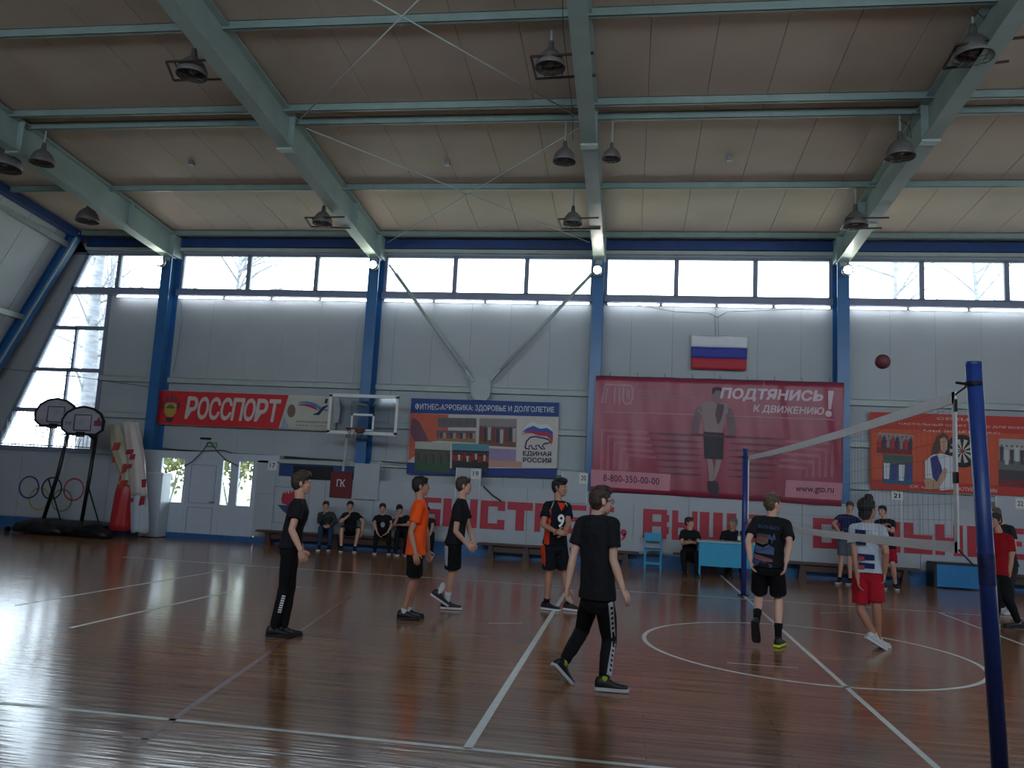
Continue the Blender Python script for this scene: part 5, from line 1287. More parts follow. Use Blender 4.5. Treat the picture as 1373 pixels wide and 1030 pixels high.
def person(label, base, hipc, neck, head, hip_yaw, sh_yaw, head_yaw, arms, legs, top, bottom, feet, hair='brown', skin='fair', group=None,
           H=1.75, vox=.010, head_pitch=0., depth=0., sleeve=.62, hem=-.17, leglen=.55, seated=False, name='person', lean=0., neckdep=0., extras=None, hairstyle='short', build=1.0, planes=None):
    """pixel-guided joints on upright planes at the person's real distance"""
    S = H/1.75; B = Vector(base)
    dv = Vector((B.x-CAM.x, B.y-CAM.y, 0)).normalized(); rv = Vector((dv.y, -dv.x, 0))
    def J(px, py, dd=0.):
        r = ray(px, py); t = ((B-CAM).dot(dv)+dd)/r.dot(dv); return CAM+r*t
    def yawv(a): a = R(a); return (dv*math.cos(a)+rv*math.sin(a))
    Hc = J(*hipc, depth); Nc = J(*neck, depth+neckdep); Hd = J(*head, depth+neckdep+(0 if len(head) < 3 else 0))
    fH, fS, fF = yawv(hip_yaw), yawv(sh_yaw), yawv(head_yaw)
    up = (Nc-Hc).normalized(); T = (Nc-Hc).length
    rH = fH.cross(Vector((0, 0, 1))).normalized(); rS = fS.cross(up).normalized(); fSp = up.cross(rS)
    wS = .152*S*build; wH = .078*S*build
    sc_ = Nc - up*.076*S
    SH = {1: sc_+rS*wS, -1: sc_-rS*wS}; HP = {1: Hc+rH*wH, -1: Hc-rH*wH}
    def on_ray(px, py, P, L, sgn):
        r = ray(px, py).normalized(); o = CAM-P; b = o.dot(r); c = o.length_squared-L*L; disc = b*b-c
        if disc < 0: return CAM+r*(-b)
        return CAM+r*(-b+sgn*math.sqrt(disc))      # sgn +1 = further from the camera
    t = thing(name, label, 'person', (B.x, B.y, 0), group)
    body = Body(); ex = MB(); shirt = Body(); low_ = Body()
    # torso
    def tring(u, w, d, off=0., k=1.):
        p = Hc.lerp(Nc, u)+fH.lerp(fSp, max(0, min(1, u)))*off*S
        r = rH.lerp(rS, max(0, min(1, u))).normalized(); f = fH.lerp(fSp, max(0, min(1, u))).normalized()
        n = 20; out = []
        for i in range(n):
            a = 2*math.pi*i/n; ca, sa = math.cos(a), math.sin(a)
            q = .75; out.append(p+r*(w*S*build*math.copysign(abs(ca)**q, ca))+f*(d*S*math.copysign(abs(sa)**q, sa)))
        return out
    body.rings([tring(-.14, .10, .08), tring(-.02, .140, .095), tring(.12, .130, .088), tring(.38, .122, .083), tring(.62, .135, .095, .01), tring(.76, .138, .095, .01), tring(.87, .110, .075), tring(.98, .055, .052)])
    sh_r = [tring(hem, .170, .128), tring(.02, .168, .126), tring(.15, .158, .116), tring(.38, .146, .106), tring(.60, .154, .114, .01), tring(.76, .158, .113, .01), tring(.86, .140, .096), tring(.94, .098, .074), tring(.995, .066, .060)]
    shirt.rings(sh_r)
    # neck and head
    rF, fF_, uF0 = frame(fF); uH = (Vector((0, 0, 1))*math.cos(head_pitch)-fF*math.sin(head_pitch)).normalized(); fF = (fF*math.cos(head_pitch)+Vector((0, 0, 1))*math.sin(head_pitch)).normalized(); rF = fF.cross(uH)
    hs = S*1.02; Hd = Vector(Hd)
    def hp(x, y, z): return Hd+rF*(x*hs)+fF*(y*hs)+uH*(z*hs)
    body.limb([Nc-up*.05*S, Nc+up*.01*S, hp(0, -.02, -.07)], [.062*S, .054*S, .052*S])
    body.ell(hp(0, -.012, .030), rF, uH, fF, .073*hs, .088*hs, .094*hs, 18, 12)
    body.ell(hp(0, .030, -.030), rF, uH, fF, .059*hs, .080*hs, .060*hs, 16, 10)
    body.ell(hp(0, .052, -.085), rF, uH, fF, .036*hs, .028*hs, .034*hs)
    body.cap(hp(0, .084, .012), hp(0, .099, -.024), .009*hs, .013*hs)
    body.ell(hp(0, .080, .020), rF, uH, fF, .042*hs, .011*hs, .014*hs)
    body.ell(hp(0, .088, -.058), rF, uH, fF, .022*hs, .011*hs, .012*hs)
    for s_ in (1, -1):
        body.ell(hp(s_*.074, -.010, -.008), rF, uH, (fF+rF*s_*.5).normalized(), .010*hs, .032*hs, .019*hs)
        body.ell(hp(s_*.034, .066, -.022), rF, uH, fF, .020*hs, .016*hs, .016*hs)
    hd = Body()
    # arms
    UA, FA = .290*S, .255*S
    for s_, a in arms.items():
        E_ = on_ray(a[0], a[1], SH[s_], UA, a[2]); W = on_ray(a[3], a[4], E_, FA, a[5])
        body.limb([SH[s_]-up*.01, SH[s_].lerp(E_, .5), E_, E_.lerp(W, .35), W], [.047*S, .042*S, .035*S, .037*S, .025*S])
        d = (W-E_).normalized()
        if len(a) > 6: hdv = (J(a[6], a[7], (W-B).dot(dv)) - W); d2 = (hdv.normalized()*.8+d*.2).normalized() if hdv.length > 1e-3 else d
        else: d2 = d
        pn = (a[8] if len(a) > 8 else -rS*s_)
        hand(body, ex, W, d2, pn if isinstance(pn, Vector) else -rS*s_, 1 if s_ == 1 else -1, S, .55)
        e1 = SH[s_].lerp(E_, sleeve if sleeve < 1 else 1)
        shirt.cap(SH[s_]-up*.008, SH[s_].lerp(e1, .05), .060*S, .060*S); shirt.cap(Nc-up*.040*S+rS*(s_*.05*S), SH[s_]+up*.006*S, .044*S, .052*S); shirt.cap(SH[s_], e1, .060*S, .071*S if sleeve < 1 else .055*S, flat_=True)
        if sleeve > 1: shirt.limb([E_, W.lerp(E_, .08)], [.052*S, .040*S])
    # legs
    TH, SN = .430*S, .420*S
    ank = {}
    for s_, l in legs.items():
        kx, ky, ks, ax, ay, az = l[:6]
        if az is not None: r = ray(ax, ay); A = CAM+r*((az-CAM.z)/r.z) if abs(r.z) > .02 else J(ax, ay)
        if az is None or abs((A-B).dot(dv)) > .75: A = J(ax, ay, (l[6] if len(l) > 6 and l[6] is not None else 0.)); A.z = .085*S if az is None else A.z
        K_ = on_ray(kx, ky, HP[s_], TH, ks)
        r = ray(kx, ky).normalized(); best = None     # knee on its sight line, between hip and ankle, bent towards ks
        base_t = (K_-CAM).dot(r)
        for i in range(-60, 61):
            P_ = CAM+r*(((HP[s_]+A)*.5-CAM).dot(r)+i*.012); e = ((P_-HP[s_]).length-TH)**2+((P_-A).length-SN)**2
            if ks*i < -2: e += .003*abs(i)
            if best is None or e < best[0]: best = (e, P_)
        K_ = best[1]; ank[s_] = (A, K_)
        body.limb([HP[s_], HP[s_].lerp(K_, .5), K_, K_.lerp(A, .32), K_.lerp(A, .7), A], [.074*S, .064*S, .049*S, .051*S, .037*S, .032*S])
        if bottom[0] == 'shorts':
            e1 = HP[s_].lerp(K_, leglen*1.5 if leglen*1.5 < 1.02 else 1.02); low_.cap(HP[s_]-up*.03, HP[s_].lerp(e1, .3), .082*S, .090*S); low_.cap(HP[s_].lerp(e1, .1), e1, .093*S, .096*S, flat_=True)
        else:
            low_.limb([HP[s_]-up*.02, HP[s_].lerp(K_, .5), K_, K_.lerp(A, .4), K_.lerp(A, .89)], [.084*S, .084*S, .066*S, .062*S, .050*S])
    low_.rings([tring(-.22, .09, .075), tring(-.13, .145, .10), tring(.0, .152, .108), tring(.08, .140, .100), tring(.11, .132, .096)])
    body.bake('body', SKM[skin], t, vox*.85, 2, extra=ex)
    shirt.bake('shirt', CM[top], t, vox, 3, fold=.008*S, seed=hash(label) % 50 if False else len(label))
    low_.bake(bottom[0], CM[bottom[1]], t, vox, 3, fold=.007*S, seed=len(label)+3)
    # hair
    hb = Body()
    hb.ell(hp(0, -.016, .050), rF, uH, fF, .080*hs, .076*hs, .098*hs, 18, 12)
    hb.ell(hp(0, -.050, .008), rF, uH, fF, .076*hs, .078*hs, .062*hs)
    hb.ell(hp(0, -.040, -.045), rF, uH, fF, .058*hs, .045*hs, .045*hs)
    for s_ in (1, -1): hb.ell(hp(s_*.070, .006, .022), rF, uH, fF, .012*hs, .036*hs, .022*hs)
    if hairstyle == 'fringe': hb.ell(hp(.0, .058, .085), rF, uH, fF, .062*hs, .034*hs, .040*hs); hb.ell(hp(0, .01, .10), rF, uH, fF, .068*hs, .04*hs, .08*hs)
    if hairstyle == 'curly': hb.ell(hp(0, .02, .095), rF, uH, fF, .080*hs, .045*hs, .085*hs); hb.ell(hp(0, .070, .075), rF, uH, fF, .055*hs, .03*hs, .028*hs)
    if hairstyle == 'long': hb.ell(hp(0, -.03, .03), rF, uH, fF, .094*hs, .10*hs, .105*hs); hb.ell(hp(0, -.05, -.06), rF, uH, fF, .082*hs, .075*hs, .06*hs); hb.ell(hp(.03, -.02, .12), rF, uH, fF, .05*hs, .05*hs, .05*hs)
    if hairstyle == 'short': hb.ell(hp(0, .045, .085), rF, uH, fF, .060*hs, .028*hs, .040*hs)
    hb.bake('hair', HM[hair], t, min(vox, .009), 1, jitter=.006, seed=len(label))
    # face details
    for s_ in (1, -1):
        e = MB(); e2 = Body(); 
        def small(nm, c, rx, rz, ry, m_):
            b_ = MB(); n = 10; rr = []
            for j in range(1, 6):
                th = -math.pi/2+math.pi*j/6; rr.append([c+uH*(rz*hs*math.sin(th))+(rF*(rx*hs*math.cos(2*math.pi*i/n))+fF*(ry*hs*math.sin(2*math.pi*i/n)))*math.cos(th) for i in range(n)])
            b_.loft(rr); return b_.build(nm, m_, t, smooth=True)
        ey = small('eye', hp(s_*.031, .078, .002), .014, .0075, .009, 'eyew'); pu = small('pupil', hp(s_*.031, .0845, .002), .0065, .0065, .004, 'pupil')
        small('eyebrow', hp(s_*.032, .087, .022), .019, .0045, .006, HM[hair])
    small('mouth', hp(0, .0985, -.058), .021, .0055, .004, 'lip')
    # socks and shoes
    for s_, l in legs.items():
        A, K_ = ank[s_]; st = feet[s_] if isinstance(feet, dict) and s_ in feet else feet
        fy, pitch, sock, sock_h, shoe, sole = st
        f = yawv(fy); f = (f*math.cos(pitch)+Vector((0, 0, 1))*math.sin(pitch)).normalized(); u = (Vector((0, 0, 1))-f*f.z); u = u.normalized() if u.length > .2 else (K_-A).normalized(); r = f.cross(u).normalized()
        if sock_h > 0:
            sb = MB(); p1 = A.lerp(K_, sock_h); sb.tube([A-u*.03, A, A.lerp(p1, .5), p1], [.036*S, .037*S, .040*S, .044*S if sock_h < .3 else .05*S], 14); sb.build('sock', CM[sock], t, smooth=True)
        # shoe loft from heel to toe; sole plane .085 below the ankle
        O = A-u*.080*S; so, up_ = MB(), MB()
        pts = [(-.075, .028, .060), (-.060, .036, .092), (-.02, .038, .105), (.03, .039, .092), (.075, .043, .064), (.13, .047, .050), (.175, .042, .044), (.198, .026, .034)]
        rr = []; rs = []
        for x, w, h in pts:
            ring = []; n = 14
            for i in range(n):
                a = 2*math.pi*i/n; ca, sa = math.cos(a), math.sin(a); z = h*.5+h*.5*math.copysign(abs(sa)**.8, sa)
                ring.append(O+f*x*S+r*(w*S*math.copysign(abs(ca)**.7, ca)*(1-.35*max(0, sa)))+u*(z*S+.012))
            rr.append(ring)
            w2 = w+.004; rs.append([O+f*x*1.03*S+r*(q*w2*S)+u*(z_*S) for q, z_ in ((-1, 0), (1, 0), (1, .026), (-1, .026))])
        up_.loft(rr); sh = up_.build('shoe', shoe, t, smooth=True); so.loft(rs); so.build('sole', sole, sh)
    if extras: extras(dict(t=t, J=J, S=S, tring=tring, Hc=Hc, Nc=Nc, rS=rS, rH=rH, fS=fSp, fH=fH, up=up, SH=SH, HP=HP, ank=ank, hp=hp, rF=rF, fF=fF, uH=uH, dv=dv, rv=rv, small=small))
    return t
def back_print(c, name, s_or_pts, u0, u1, v0, v1, m, side=-1, off=.128, bold=.02):
    """lettering wrapped on the chest (+1) or back (-1): u across (-1..1), v along the spine"""
    mb = MB(); vs, fs = ([(a, b) for a, b, _ in text_geo(s_or_pts, bold)[0]], text_geo(s_or_pts, bold)[1]) if isinstance(s_or_pts, str) else ([(p[0], p[1]) for p in s_or_pts], [tuple(range(len(s_or_pts)))])
    for x, z in vs:
        u = u0+(u1-u0)*x; v = v0+(v1-v0)*z; w = u*.16*c['S']
        p = c['Hc'].lerp(c['Nc'], v); r = c['rS']*(1 if side == 1 else 1); f = c['fS']*side
        # readable from outside: x runs to the viewer's right
        rr = r*(-1 if side == 1 else 1)
        mb.v.append(p+rr*w+f*(off*c['S']*math.sqrt(max(.05, 1-(u*.72)**2))))
    mb.f += [tuple(reversed(f)) for f in fs]
    return mb.build(name, m, c['t'])
def leg_strip(c, s_, m, name, a0, a1, w=.035, rad=.10, b0=None, angle=None):
    """stripe down the outer side of a trouser leg, thigh and shin"""
    A, K_ = c['ank'][s_]; Hh = c['HP'][s_]; out = c['rH']*s_
    if angle is not None: out = (out*math.cos(angle)+c['fH']*math.sin(angle)).normalized()
    pts = []
    for i in range(13):
        u = a0+(a1-a0)*i/12
        p = Hh.lerp(K_, u*2) if u < .5 else K_.lerp(A, u*2-1); rr = (rad if u < .5 else rad*.74)*(1 if u < .3 else 1-.28*min(1, (u-.3)/.25))
        rr = rad*c['S']*(1.0-.42*min(1, max(0, (u-.05)/.5)))
        pts.append((p, rr))
    mb = MB(); n = len(pts); rings = []
    for i, (p, rr) in enumerate(pts):
        d = (pts[min(i+1, n-1)][0]-pts[max(i-1, 0)][0]).normalized(); o_ = (out-d*out.dot(d)).normalized(); tt = d.cross(o_)
        rings.append([p+o_*(rr+.004)+tt*w/2, p+o_*(rr+.004)-tt*w/2, p+o_*(rr-.02)-tt*w/2, p+o_*(rr-.02)+tt*w/2])
    mb.loft(rings); return mb.build(name, m, c['t'])
def gb_(px, py): p = onp(2, 0, px, py); return (p.x, p.y, 0)
G1 = None
# --- 1 leftmost player, profile to the right
def x1(c):
    leg_strip(c, 1, 'tape', 'trouser_print', .60, .80, .035, .112, angle=.2)
    for k in range(7): leg_strip(c, 1, CM['blackp'], 'print_gap', .615+k*.027, .625+k*.027, .038, .114, angle=.2)
    A, K_ = c['ank'][1]; p = K_.lerp(A, .55)
person('standing boy in a black t-shirt and black track trousers in profile, leftmost player', gb_(381, 856), (389, 733), (402, 668), (404.5, 648), 90, 88, 88,
       {1: (391, 711, -1, 403, 738, -1, 406, 752), -1: (396, 711, 1, 405, 737, 1, 408, 749)},
       {1: (382, 786, 1, 367, 843, .09), -1: (388, 787, 1, 380, 842, .09)}, 'black', ('trousers', 'blackp'),
       (90, 0, 'sock_b', .1, 'shoe_b', 'sole_k'), 'brown', 'fair', H=1.73, vox=.0085, hairstyle='fringe', extras=x1, sleeve=.60, hem=-.02)
# --- 2 orange shirt
person('boy in a bright orange t-shirt and black shorts, second player from the left', gb_(548, 834), (557, 742), (563, 670), (564.5, 652), 88, 85, 86,
       {1: (551, 714, -1, 557, 742, -1, 559, 755), -1: (572, 713, 1, 574, 738, 1, 575, 750)},
       {1: (554, 777, -1, 541, 821, .09), -1: (557, 777, 1, 547, 819, .09)}, 'orange', ('shorts', 'blackp'),
       (90, 0, 'sock_w', .12, 'shoe_b', 'sole_k'), 'black', 'tan', H=1.76, vox=.009, hem=-.02, leglen=.54)
# --- 3 black tee, hands together
def x3(c): leg_strip(c, -1 if False else 1, 'whitestripe_' if False else CM['whitestripe'], 'shorts_stripe', .03, .35, .05, .116, angle=-.9)
person('boy in black t-shirt and white-striped shorts, hands together, left of number 9', gb_(603, 820), (609, 728), (620, 669), (622, 651.5), 95, 100, 86,
       {1: (611, 713, -1, 625, 729, -1, 632, 734), -1: (629, 708, -1, 634, 727, -1, 632, 735)},
       {1: (605, 769, -1, 599, 808, .09), -1: (609, 767, 1, 588, 795, .22)}, 'black', ('shorts', 'blackp'),
       {1: (95, 0, 'sock_w', .38, 'shoe_b', 'sole_w'), -1: (85, -.55, 'sock_w', .36, 'shoe_b', 'sole_w')}, 'brown', 'fair', H=1.78, vox=.009, extras=x3, hem=-.02, leglen=.56)
# --- 4 number 9
def x4(c):
    back_print(c, 'shirt_number', '9', -.30, .26, .40, .68, 'tape', side=1, off=.136, bold=.03)
    back_print(c, 'collar', [(0, 1), (.5, 0), (1, 1), (.8, 1), (.5, .35), (.2, 1)], -.42, .42, .76, .96, CM['jersey_o'], side=1, off=.124)
    back_print(c, 'collar', [(0, 1), (.5, 0), (1, 1)], -.30, .30, .80, .95, CM['jersey_o'], side=1, off=.122)
    leg_strip(c, 1, CM['jersey_o'], 'shorts_stripe', .02, .36, .07, .118, angle=.1)
    leg_strip(c, -1, CM['whitestripe'], 'shorts_stripe', .02, .36, .02, .116, angle=.4)
    mb = MB(); S = c['S']; r = c['rS']; ps = [c['Hc'].lerp(c['Nc'], v)+r*(.155*S)+c['fS']*.045*S for v in (-.02, .2, .4, .6, .78)]
    rings = [[p+r*.014+c['fS']*.05, p+r*.014-c['fS']*.04, p-r*.02-c['fS']*.04, p-r*.02+c['fS']*.05] for p in ps]; mb.loft(rings); mb.build('side_panel', CM['jersey_o'], c['t'])
    for v in (1, -1):
        a = c['Nc']-c['up']*.02+r*v*.09*S+c['fS']*.06*S; b = c['SH'][v]+c['fS']*.065*S-c['up']*.10*S+r*v*.005; d_ = c['Hc'].lerp(c['Nc'], .5)+r*v*.13*S+c['fS']*.085*S
        mb = MB(); mb.tube([a, b.lerp(a, .4)+c['fS']*.01, b, d_], .006, 6); mb.build('piping', CM['whitestripe'], c['t'])
person('player in a dark and orange jersey with a white 9', gb_(745, 820), (744, 729), (748, 671), (750.5, 654), 150, 152, 115,
       {1: (728, 704, -1, 747, 714, -1, 756, 714), -1: (762, 703, -1, 756, 715, -1, 750, 713)},
       {1: (736, 768, -1, 733, 809, .09), -1: (757, 768, -1, 763, 810, .09)}, 'jersey', ('shorts', 'jersey'),
       {1: (118, 0, 'sock_b', .16, 'shoe_b', 'sole_w'), -1: (112, 0, 'sock_b', .1, 'shoe_b', 'sole_w')}, 'black', 'tan', H=1.84, vox=.009, extras=x4, hem=-.02, leglen=.57, hairstyle='curly')
# --- 5 foreground player seen from behind
def x5(c):
    leg_strip(c, 1, CM['whitestripe'], 'trouser_stripe', .02, .97, .042, .100, angle=-.25)
    for k in range(15):
        u = .06+k*.06; leg_strip(c, 1, CM['blackp'], 'stripe_mark', u, u+.028, .022, .104, angle=-.25)
    for a in (-.031, .031):
        pass
    # glasses
    mb = MB(); hp = c['hp']; 
    for s_ in (1, -1): mb.tube([hp(s_*.078, .0, .004), hp(s_*.062, .085, .006), hp(s_*.05, .098, .004)], .0025, 5); mb.tube([hp(s_*.034+.022*math.cos(k*math.pi/6), .098, .018*math.sin(k*math.pi/6)) for k in range(13)], .002, 5)
    mb.build('glasses', 'dark', c['t'])
person('nearest player, in plain black from behind, track trousers with a white side stripe', gb_(806, 920), (801, 798), (801, 690), (806, 672), 45, 28, 62,
       {-1: (769, 745, 1, 761, 787, -1, 762, 803), 1: (822, 750, -1, 835, 790, -1, 841, 800)},
       {-1: (781, 845, 1, 755, 890, .17), 1: (817, 858, 1, 810, 912, .09)}, 'black', ('trousers', 'blackp'),
       {-1: (50, -.75, 'sock_y', .2, 'shoe_b', 'sole_w'), 1: (88, 0, 'sock_y', .2, 'shoe_b', 'sole_w')}, 'brown', 'pale', H=1.80, vox=.0075, extras=x5, hem=-.05, sleeve=.66, hairstyle='fringe')
# --- 6 graphic tee
def x6(c):
    g = lambda n, p, u0, u1, v0, v1, col: back_print(c, n, p, u0, u1, v0, v1, flat(n+str(round(u0*100)), col), side=-1, off=.140, bold=.01)
    g('back_lettering', 'SOUTH BEACH', -.80, .62, .73, .80, (.30, .40, .58))
    sq = [(0, 0), (1, 0), (1, 1), (0, 1)]
    g('back_print_sky', sq, -.86, -.02, .52, .62, (.30, .22, .24)); g('back_print_sand', [(0, .2), (.6, 0), (1, .3), (1, .9), (.3, 1), (0, .8)], -.9, -.05, .40, .56, (.44, .30, .28))
    g('back_print_sea', [(0, 0), (1, 0), (1, .7), (.7, 1), (.4, .6), (0, .8)], -.90, .40, .22, .42, (.26, .34, .48)); g('back_print_palm', [(0, .5), (.3, .9), (.5, .6), (.8, 1), (1, .5), (.7, .4), (.6, 0), (.5, .4)], -.15, .45, .42, .66, (.20, .28, .42))
    g('back_print_rose', [(0, .3), (.6, .0), (1, .1), (1, .5), (0, 1)], -.98, .35, .06, .20, (.50, .30, .34)); g('back_print_blue', [(0, 0), (1, 0), (1, .5), (0, 1)], -.98, .34, -.04, .09, (.22, .28, .42))
person('blond boy from behind in a black beach-print t-shirt by the far net post', gb_(1030, 868), (1030, 757), (1035, 692), (1036.5, 676), 8, 5, 50,
       {-1: (1003, 725, -1, 1006, 750, -1, 1008, 762), 1: (1059, 730, -1, 1054, 754, -1, 1053, 766)},
       {-1: (1018, 797, 1, 1014, 836, .36, -.05), 1: (1044, 800, 1, 1043.5, 857, .09)}, 'black', ('shorts', 'blackp'),
       {-1: (10, -1.1, 'sock_b', .42, 'shoe_b', 'sole_y' if False else 'sole_k'), 1: (15, 0, 'sock_b', .36, 'shoe_b', 'sole_y')}, 'light', 'pale', H=1.78, vox=.0085, extras=x6, hem=-.05, sleeve=.72, leglen=.6, hairstyle='short', build=1.08)
# --- 7 striped shirt, red shorts
def x7(c):
    S = c['S']
    for k, (v, dkc) in enumerate(((.80, 1), (.60, 1), (.30, 2), (.12, 2))):
        back_print(c, 'navy_bar', [(0, 0), (1, -.1), (1, .9), (0, 1)], (-.72 if dkc == 1 else -.62)+k*.04, (.02 if dkc == 1 else .55), v-.055, v+.055, CM['navy'], side=-1, off=.142)
        if dkc == 2: back_print(c, 'red_bar', [(0, 0), (1, 0), (1, 1), (0, 1)], -.60+k*.04, -.10, v-.085, v-.005, flat('shred', (.66, .24, .24)), side=-1, off=.145)
    leg_strip(c, -1, CM['blackp'], 'shorts_panel', .16, .42, .05, .100, angle=.1)
person('dark-haired player from behind in a white shirt with navy bars and red shorts', gb_(1172, 872), (1164, 765), (1163, 701), (1164, 682), 8, 8, 45,
       {-1: (1146, 742, -1, 1150, 775, -1, 1152, 790), 1: (1188, 741, -1, 1186, 768, 1, 1186, 778)},
       {-1: (1154, 818, 1, 1172, 852, .16), 1: (1175, 815, -1, 1178, 858, .10)}, 'striped', ('shorts', 'redshort'),
       {-1: (60, -.5, 'sock_w', .05, 'shoe_w', 'sole_w'), 1: (35, -.1, 'sock_w', .05, 'shoe_w', 'sole_w')}, 'black', 'tan', H=1.80, vox=.0085, extras=x7, hem=-.04, leglen=.56, hairstyle='long') if CM.setdefault('striped', cloth_m('white_pinstripe', (.70, .72, .76))) else None
# --- 8 navy tee
person('boy in a navy t-shirt and grey shorts, hands on hips, by the slogan wall', onp(1, 12.9, 1134, 775).to_tuple()[:2]+(0,), (1134, 724), (1138, 690), (1139.5, 680), 180, 180, 190,
       {1: (1117.5, 702, -1, 1126, 714, -1, 1131, 715), -1: (1154, 704, 1, 1146, 716, -1, 1142, 717)},
       {1: (1128.5, 749, -1, 1125.5, 772, None), -1: (1139, 749, -1, 1140, 773, None)}, 'navy', ('shorts', 'greytr'),
       (195, 0, 'sock_b', .1, 'shoe_b', 'sole_w'), 'brown', 'fair', H=1.72, vox=.011, hem=-.02)
# --- 9 black tee, red shorts, arms folded
person('boy in a black t-shirt and red shorts with folded arms, behind the striped player', onp(1, 12.4, 1196, 785).to_tuple()[:2]+(0,), (1190, 735), (1186, 695.5), (1183, 685.5), 185, 190, 200,
       {1: (1172, 712, -1, 1184, 704, -1, 1190, 703), -1: (1197, 713, -1, 1183, 706, -1, 1176, 704)},
       {1: (1184, 759, -1, 1184, 783, None), -1: (1197, 758, -1, 1201, 783, None)}, 'black', ('shorts', 'redshort'),
       (170, 0, 'sock_b', .08, 'shoe_b', 'sole_w'), 'black', 'fair', H=1.72, vox=.011, hem=-.02)
# --- 10 red shirt at right
person('boy in a red t-shirt and black trousers walking at the right edge', gb_(1345, 840), (1340, 772), (1339, 714), (1334, 698), 205, 200, 215,
       {1: (1324, 746, 1, 1326, 770, -1, 1325, 780), -1: (1356, 750, -1, 1352, 776, -1, 1346, 783)},
       {1: (1337, 803, -1, 1335, 832, .09), -1: (1352, 804, -1, 1366, 835, .09)}, 'redshirt', ('trousers', 'blackp'),
       {1: (200, 0, 'sock_w', .05, 'shoe_b', 'sole_w'), -1: (-105, 0, 'sock_w', .1, 'shoe_b', 'sole_k')}, 'black', 'tan', H=1.74, vox=.010, hem=.02)
# --- 11 behind him
person('boy in dark grey mostly hidden behind the boy in red', gb_(1350, 824), (1350, 761), (1346, 706), (1331, 690), 240, 230, 250,
       {1: (1340, 735, 1, 1345, 755, 1, 1346, 764), -1: (1362, 735, 1, 1360, 756, 1, 1358, 764)},
       {1: (1346, 790, -1, 1349, 818, .09), -1: (1353, 790, -1, 1357, 818, .09)}, 'darkgrey', ('trousers', 'blackp'),
       (230, 0, 'sock_w', .1, 'shoe_w', 'sole_w'), 'light', 'fair', H=1.74, vox=.012, hem=-.02) if False else None
person('fair-haired boy in dark grey mostly hidden behind the boy in red', onp(1, 9.4, 1352, 825).to_tuple()[:2]+(0,), (1351, 758), (1343, 703), (1334, 690), 215, 215, 215,
       {1: (1330, 728, 1, 1334, 748, 1, 1335, 757), -1: (1360, 732, -1, 1356, 752, -1, 1354, 761)},
       {1: (1346, 786, -1, 1344, 816, None), -1: (1354, 786, -1, 1356, 816, None)}, 'darkgrey', ('trousers', 'darkgrey'),
       (215, 0, 'sock_w', .1, 'shoe_w', 'sole_w'), 'light', 'fair', H=1.76, vox=.012, hem=-.02)
# --- seated row along the wall
def seat(label, x, hip, neck, head, yaw, arms, legs, top, bottom='trousers', col='blackp', hair='black', y=13.35, skin='fair', extras=None, hy=None, H=1.7, sleeve=.62, pitch=0., feet=None, hs_='short'):
    p = onp(1, y, x, 725)
    return person(label, (p.x, y, 0), hip, neck, head, 180+yaw, 180+yaw, (hy if hy is not None else 180+yaw), arms, legs, top, (bottom, col), feet or (180+yaw, 0, 'sock_b', .1, 'shoe_b', 'sole_w'), hair, skin, H=H, vox=.012, hem=-.05, sleeve=sleeve, extras=extras, head_pitch=pitch, depth=.10, neckdep=-.12, hairstyle=hs_)
seat('leftmost seated boy, in a grey jacket, a hand at his chin', 437, (437, 712), (437.5, 686), (437, 678.5), 5,
     {1: (428, 700, -1, 434, 690, -1, 436, 684), -1: (450, 699, -1, 442, 706, -1, 436, 706)},
     {1: (430, 708.5, -1, 428, 727, None, -.42), -1: (444, 709, -1, 442, 728, None, -.40)}, 'jacket', col='bluejean', hair='brown', sleeve=1.5)
seat('boy all in black sitting with elbows wide, second seated from the left', 470, (470, 713), (470, 686.5), (469.5, 678.5), 0,
     {1: (457, 700, -1, 468, 691, -1, 470, 685), -1: (487, 700, -1, 485, 714, -1, 484, 720)},
     {1: (458, 710, -1, 458, 726, None, -.42), -1: (481, 711, -1, 476, 728, None, -.38)}, 'black', 'shorts', 'blackp')
def x14(c): back_print(c, 'chest_print', ell(.5, .5, .5, .5, 12), -.30, .35, .42, .70, flat('chestp', (.66, .66, .68)), side=1, off=.130)
seat('seated boy in a black t-shirt with a round white chest print', 514, (513, 716), (513, 690), (513, 681.5), 0,
     {1: (501.5, 703, -1, 506, 715, -1, 509, 719), -1: (526, 703, -1, 520, 714, -1, 516, 717)},
     {1: (505, 713, -1, 503, 731, None, -.40), -1: (521, 713, -1, 522, 731, None, -.38)}, 'black', extras=x14)
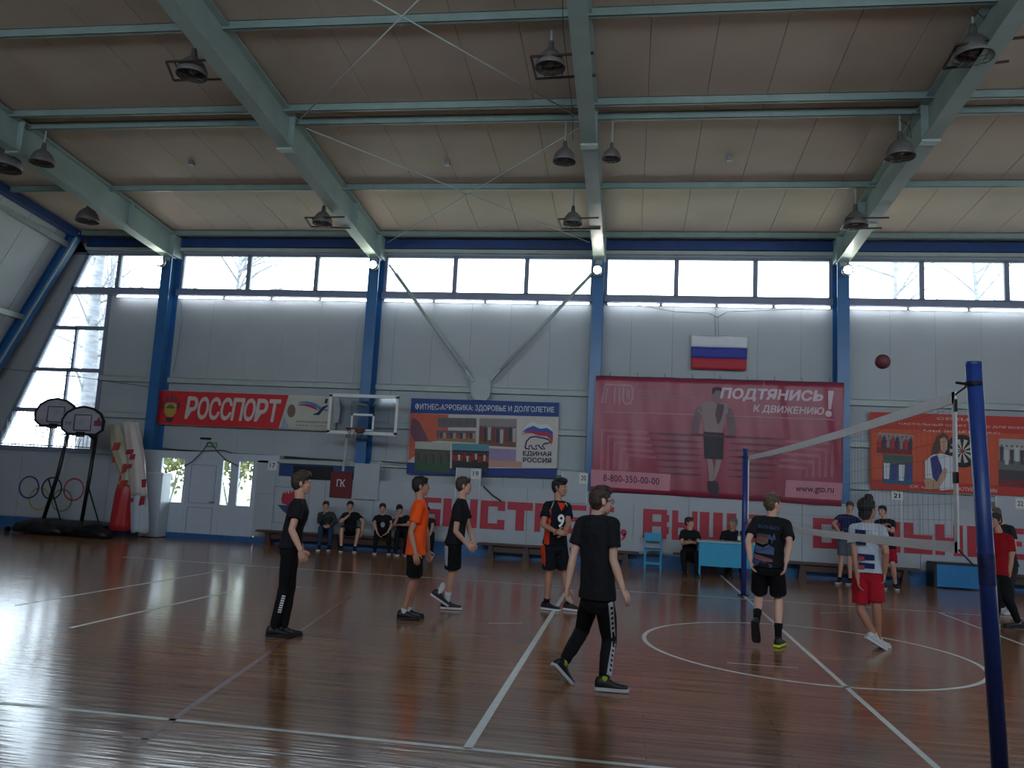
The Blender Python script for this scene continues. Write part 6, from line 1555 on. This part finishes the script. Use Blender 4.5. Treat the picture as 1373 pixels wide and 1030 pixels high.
seat('seated boy with a hand over his face, just left of the orange shirt', 538, (541, 716), (538, 692), (535.5, 683.5), -15,
     {1: (529, 703, -1, 534, 692, -1, 535, 686), -1: (548, 704, -1, 538, 704, -1, 531, 703)},
     {1: (533, 713, -1, 531, 731, None, -.42), -1: (546, 713, -1, 543, 732, None, -.40)}, 'black', pitch=-.3)
seat('seated boy in a dark cap and patterned top, mostly hidden behind the orange shirt', 573, (571, 719), (572, 694), (571.5, 685.5), 0,
     {1: (562, 706, -1, 568, 716, -1, 571, 720), -1: (580, 706, -1, 577, 717, -1, 574, 720)},
     {1: (564, 716, -1, 563, 733, None, -.38), -1: (579, 716, -1, 579, 733, None, -.38)}, 'darkgrey')
# --- table officials
p = onp(1, 12.95, 925, 770)
person('young man in black seated at the left end of the table, looking right', (p.x, 12.75, 0), (924, 744), (925, 710), (924.5, 701), 180, 182, 120,
       {1: (914.5, 729, -1, 924, 728, -1, 931, 727), -1: (937.5, 729, -1, 928, 727, -1, 921, 728)},
       {1: (916, 741, -1, 918, 768, None, -.5), -1: (934, 742, -1, 935, 770, None, -.45)}, 'black', ('trousers', 'blackp'),
       (180, 0, 'sock_b', .1, 'shoe_b', 'sole_k'), 'brown', 'fair', H=1.74, vox=.011, hem=-.05, depth=.12, neckdep=-.1)
person('older grey-haired man in black leaning on the table beside the net post', (onp(1, 13.0, 984, 770).x, 13.0, 0), (983, 749), (982, 711), (982.5, 701.5), 180, 180, 215,
       {1: (968, 731, -1, 978, 734, -1, 986, 734), -1: (997, 731, -1, 989, 735, -1, 981, 735)},
       {1: (974, 745, -1, 979, 770, None, -.5), -1: (992, 746, -1, 995, 771, None, -.5)}, 'black', ('trousers', 'blackp'),
       (180, 0, 'sock_b', .1, 'shoe_b', 'sole_k'), 'grey', 'tan', H=1.80, vox=.011, hem=-.05, depth=.12, neckdep=-.25, build=1.15)
p = onp(1, 13.3, 983, 752)
t = thing('stool', 'plain dark stool under the older man at the table', 'stool', (p.x, 13.15, 0))
MB().box(p.x-.2, p.x+.2, 12.98, 13.32, .40, .44).build('seat', 'brown', t)
for sx in (-.17, .17):
    for sy in (13.02, 13.28): MB().box(p.x+sx-.018, p.x+sx+.018, sy-.018, sy+.018, 0, .40).build('leg', 'dark', t)
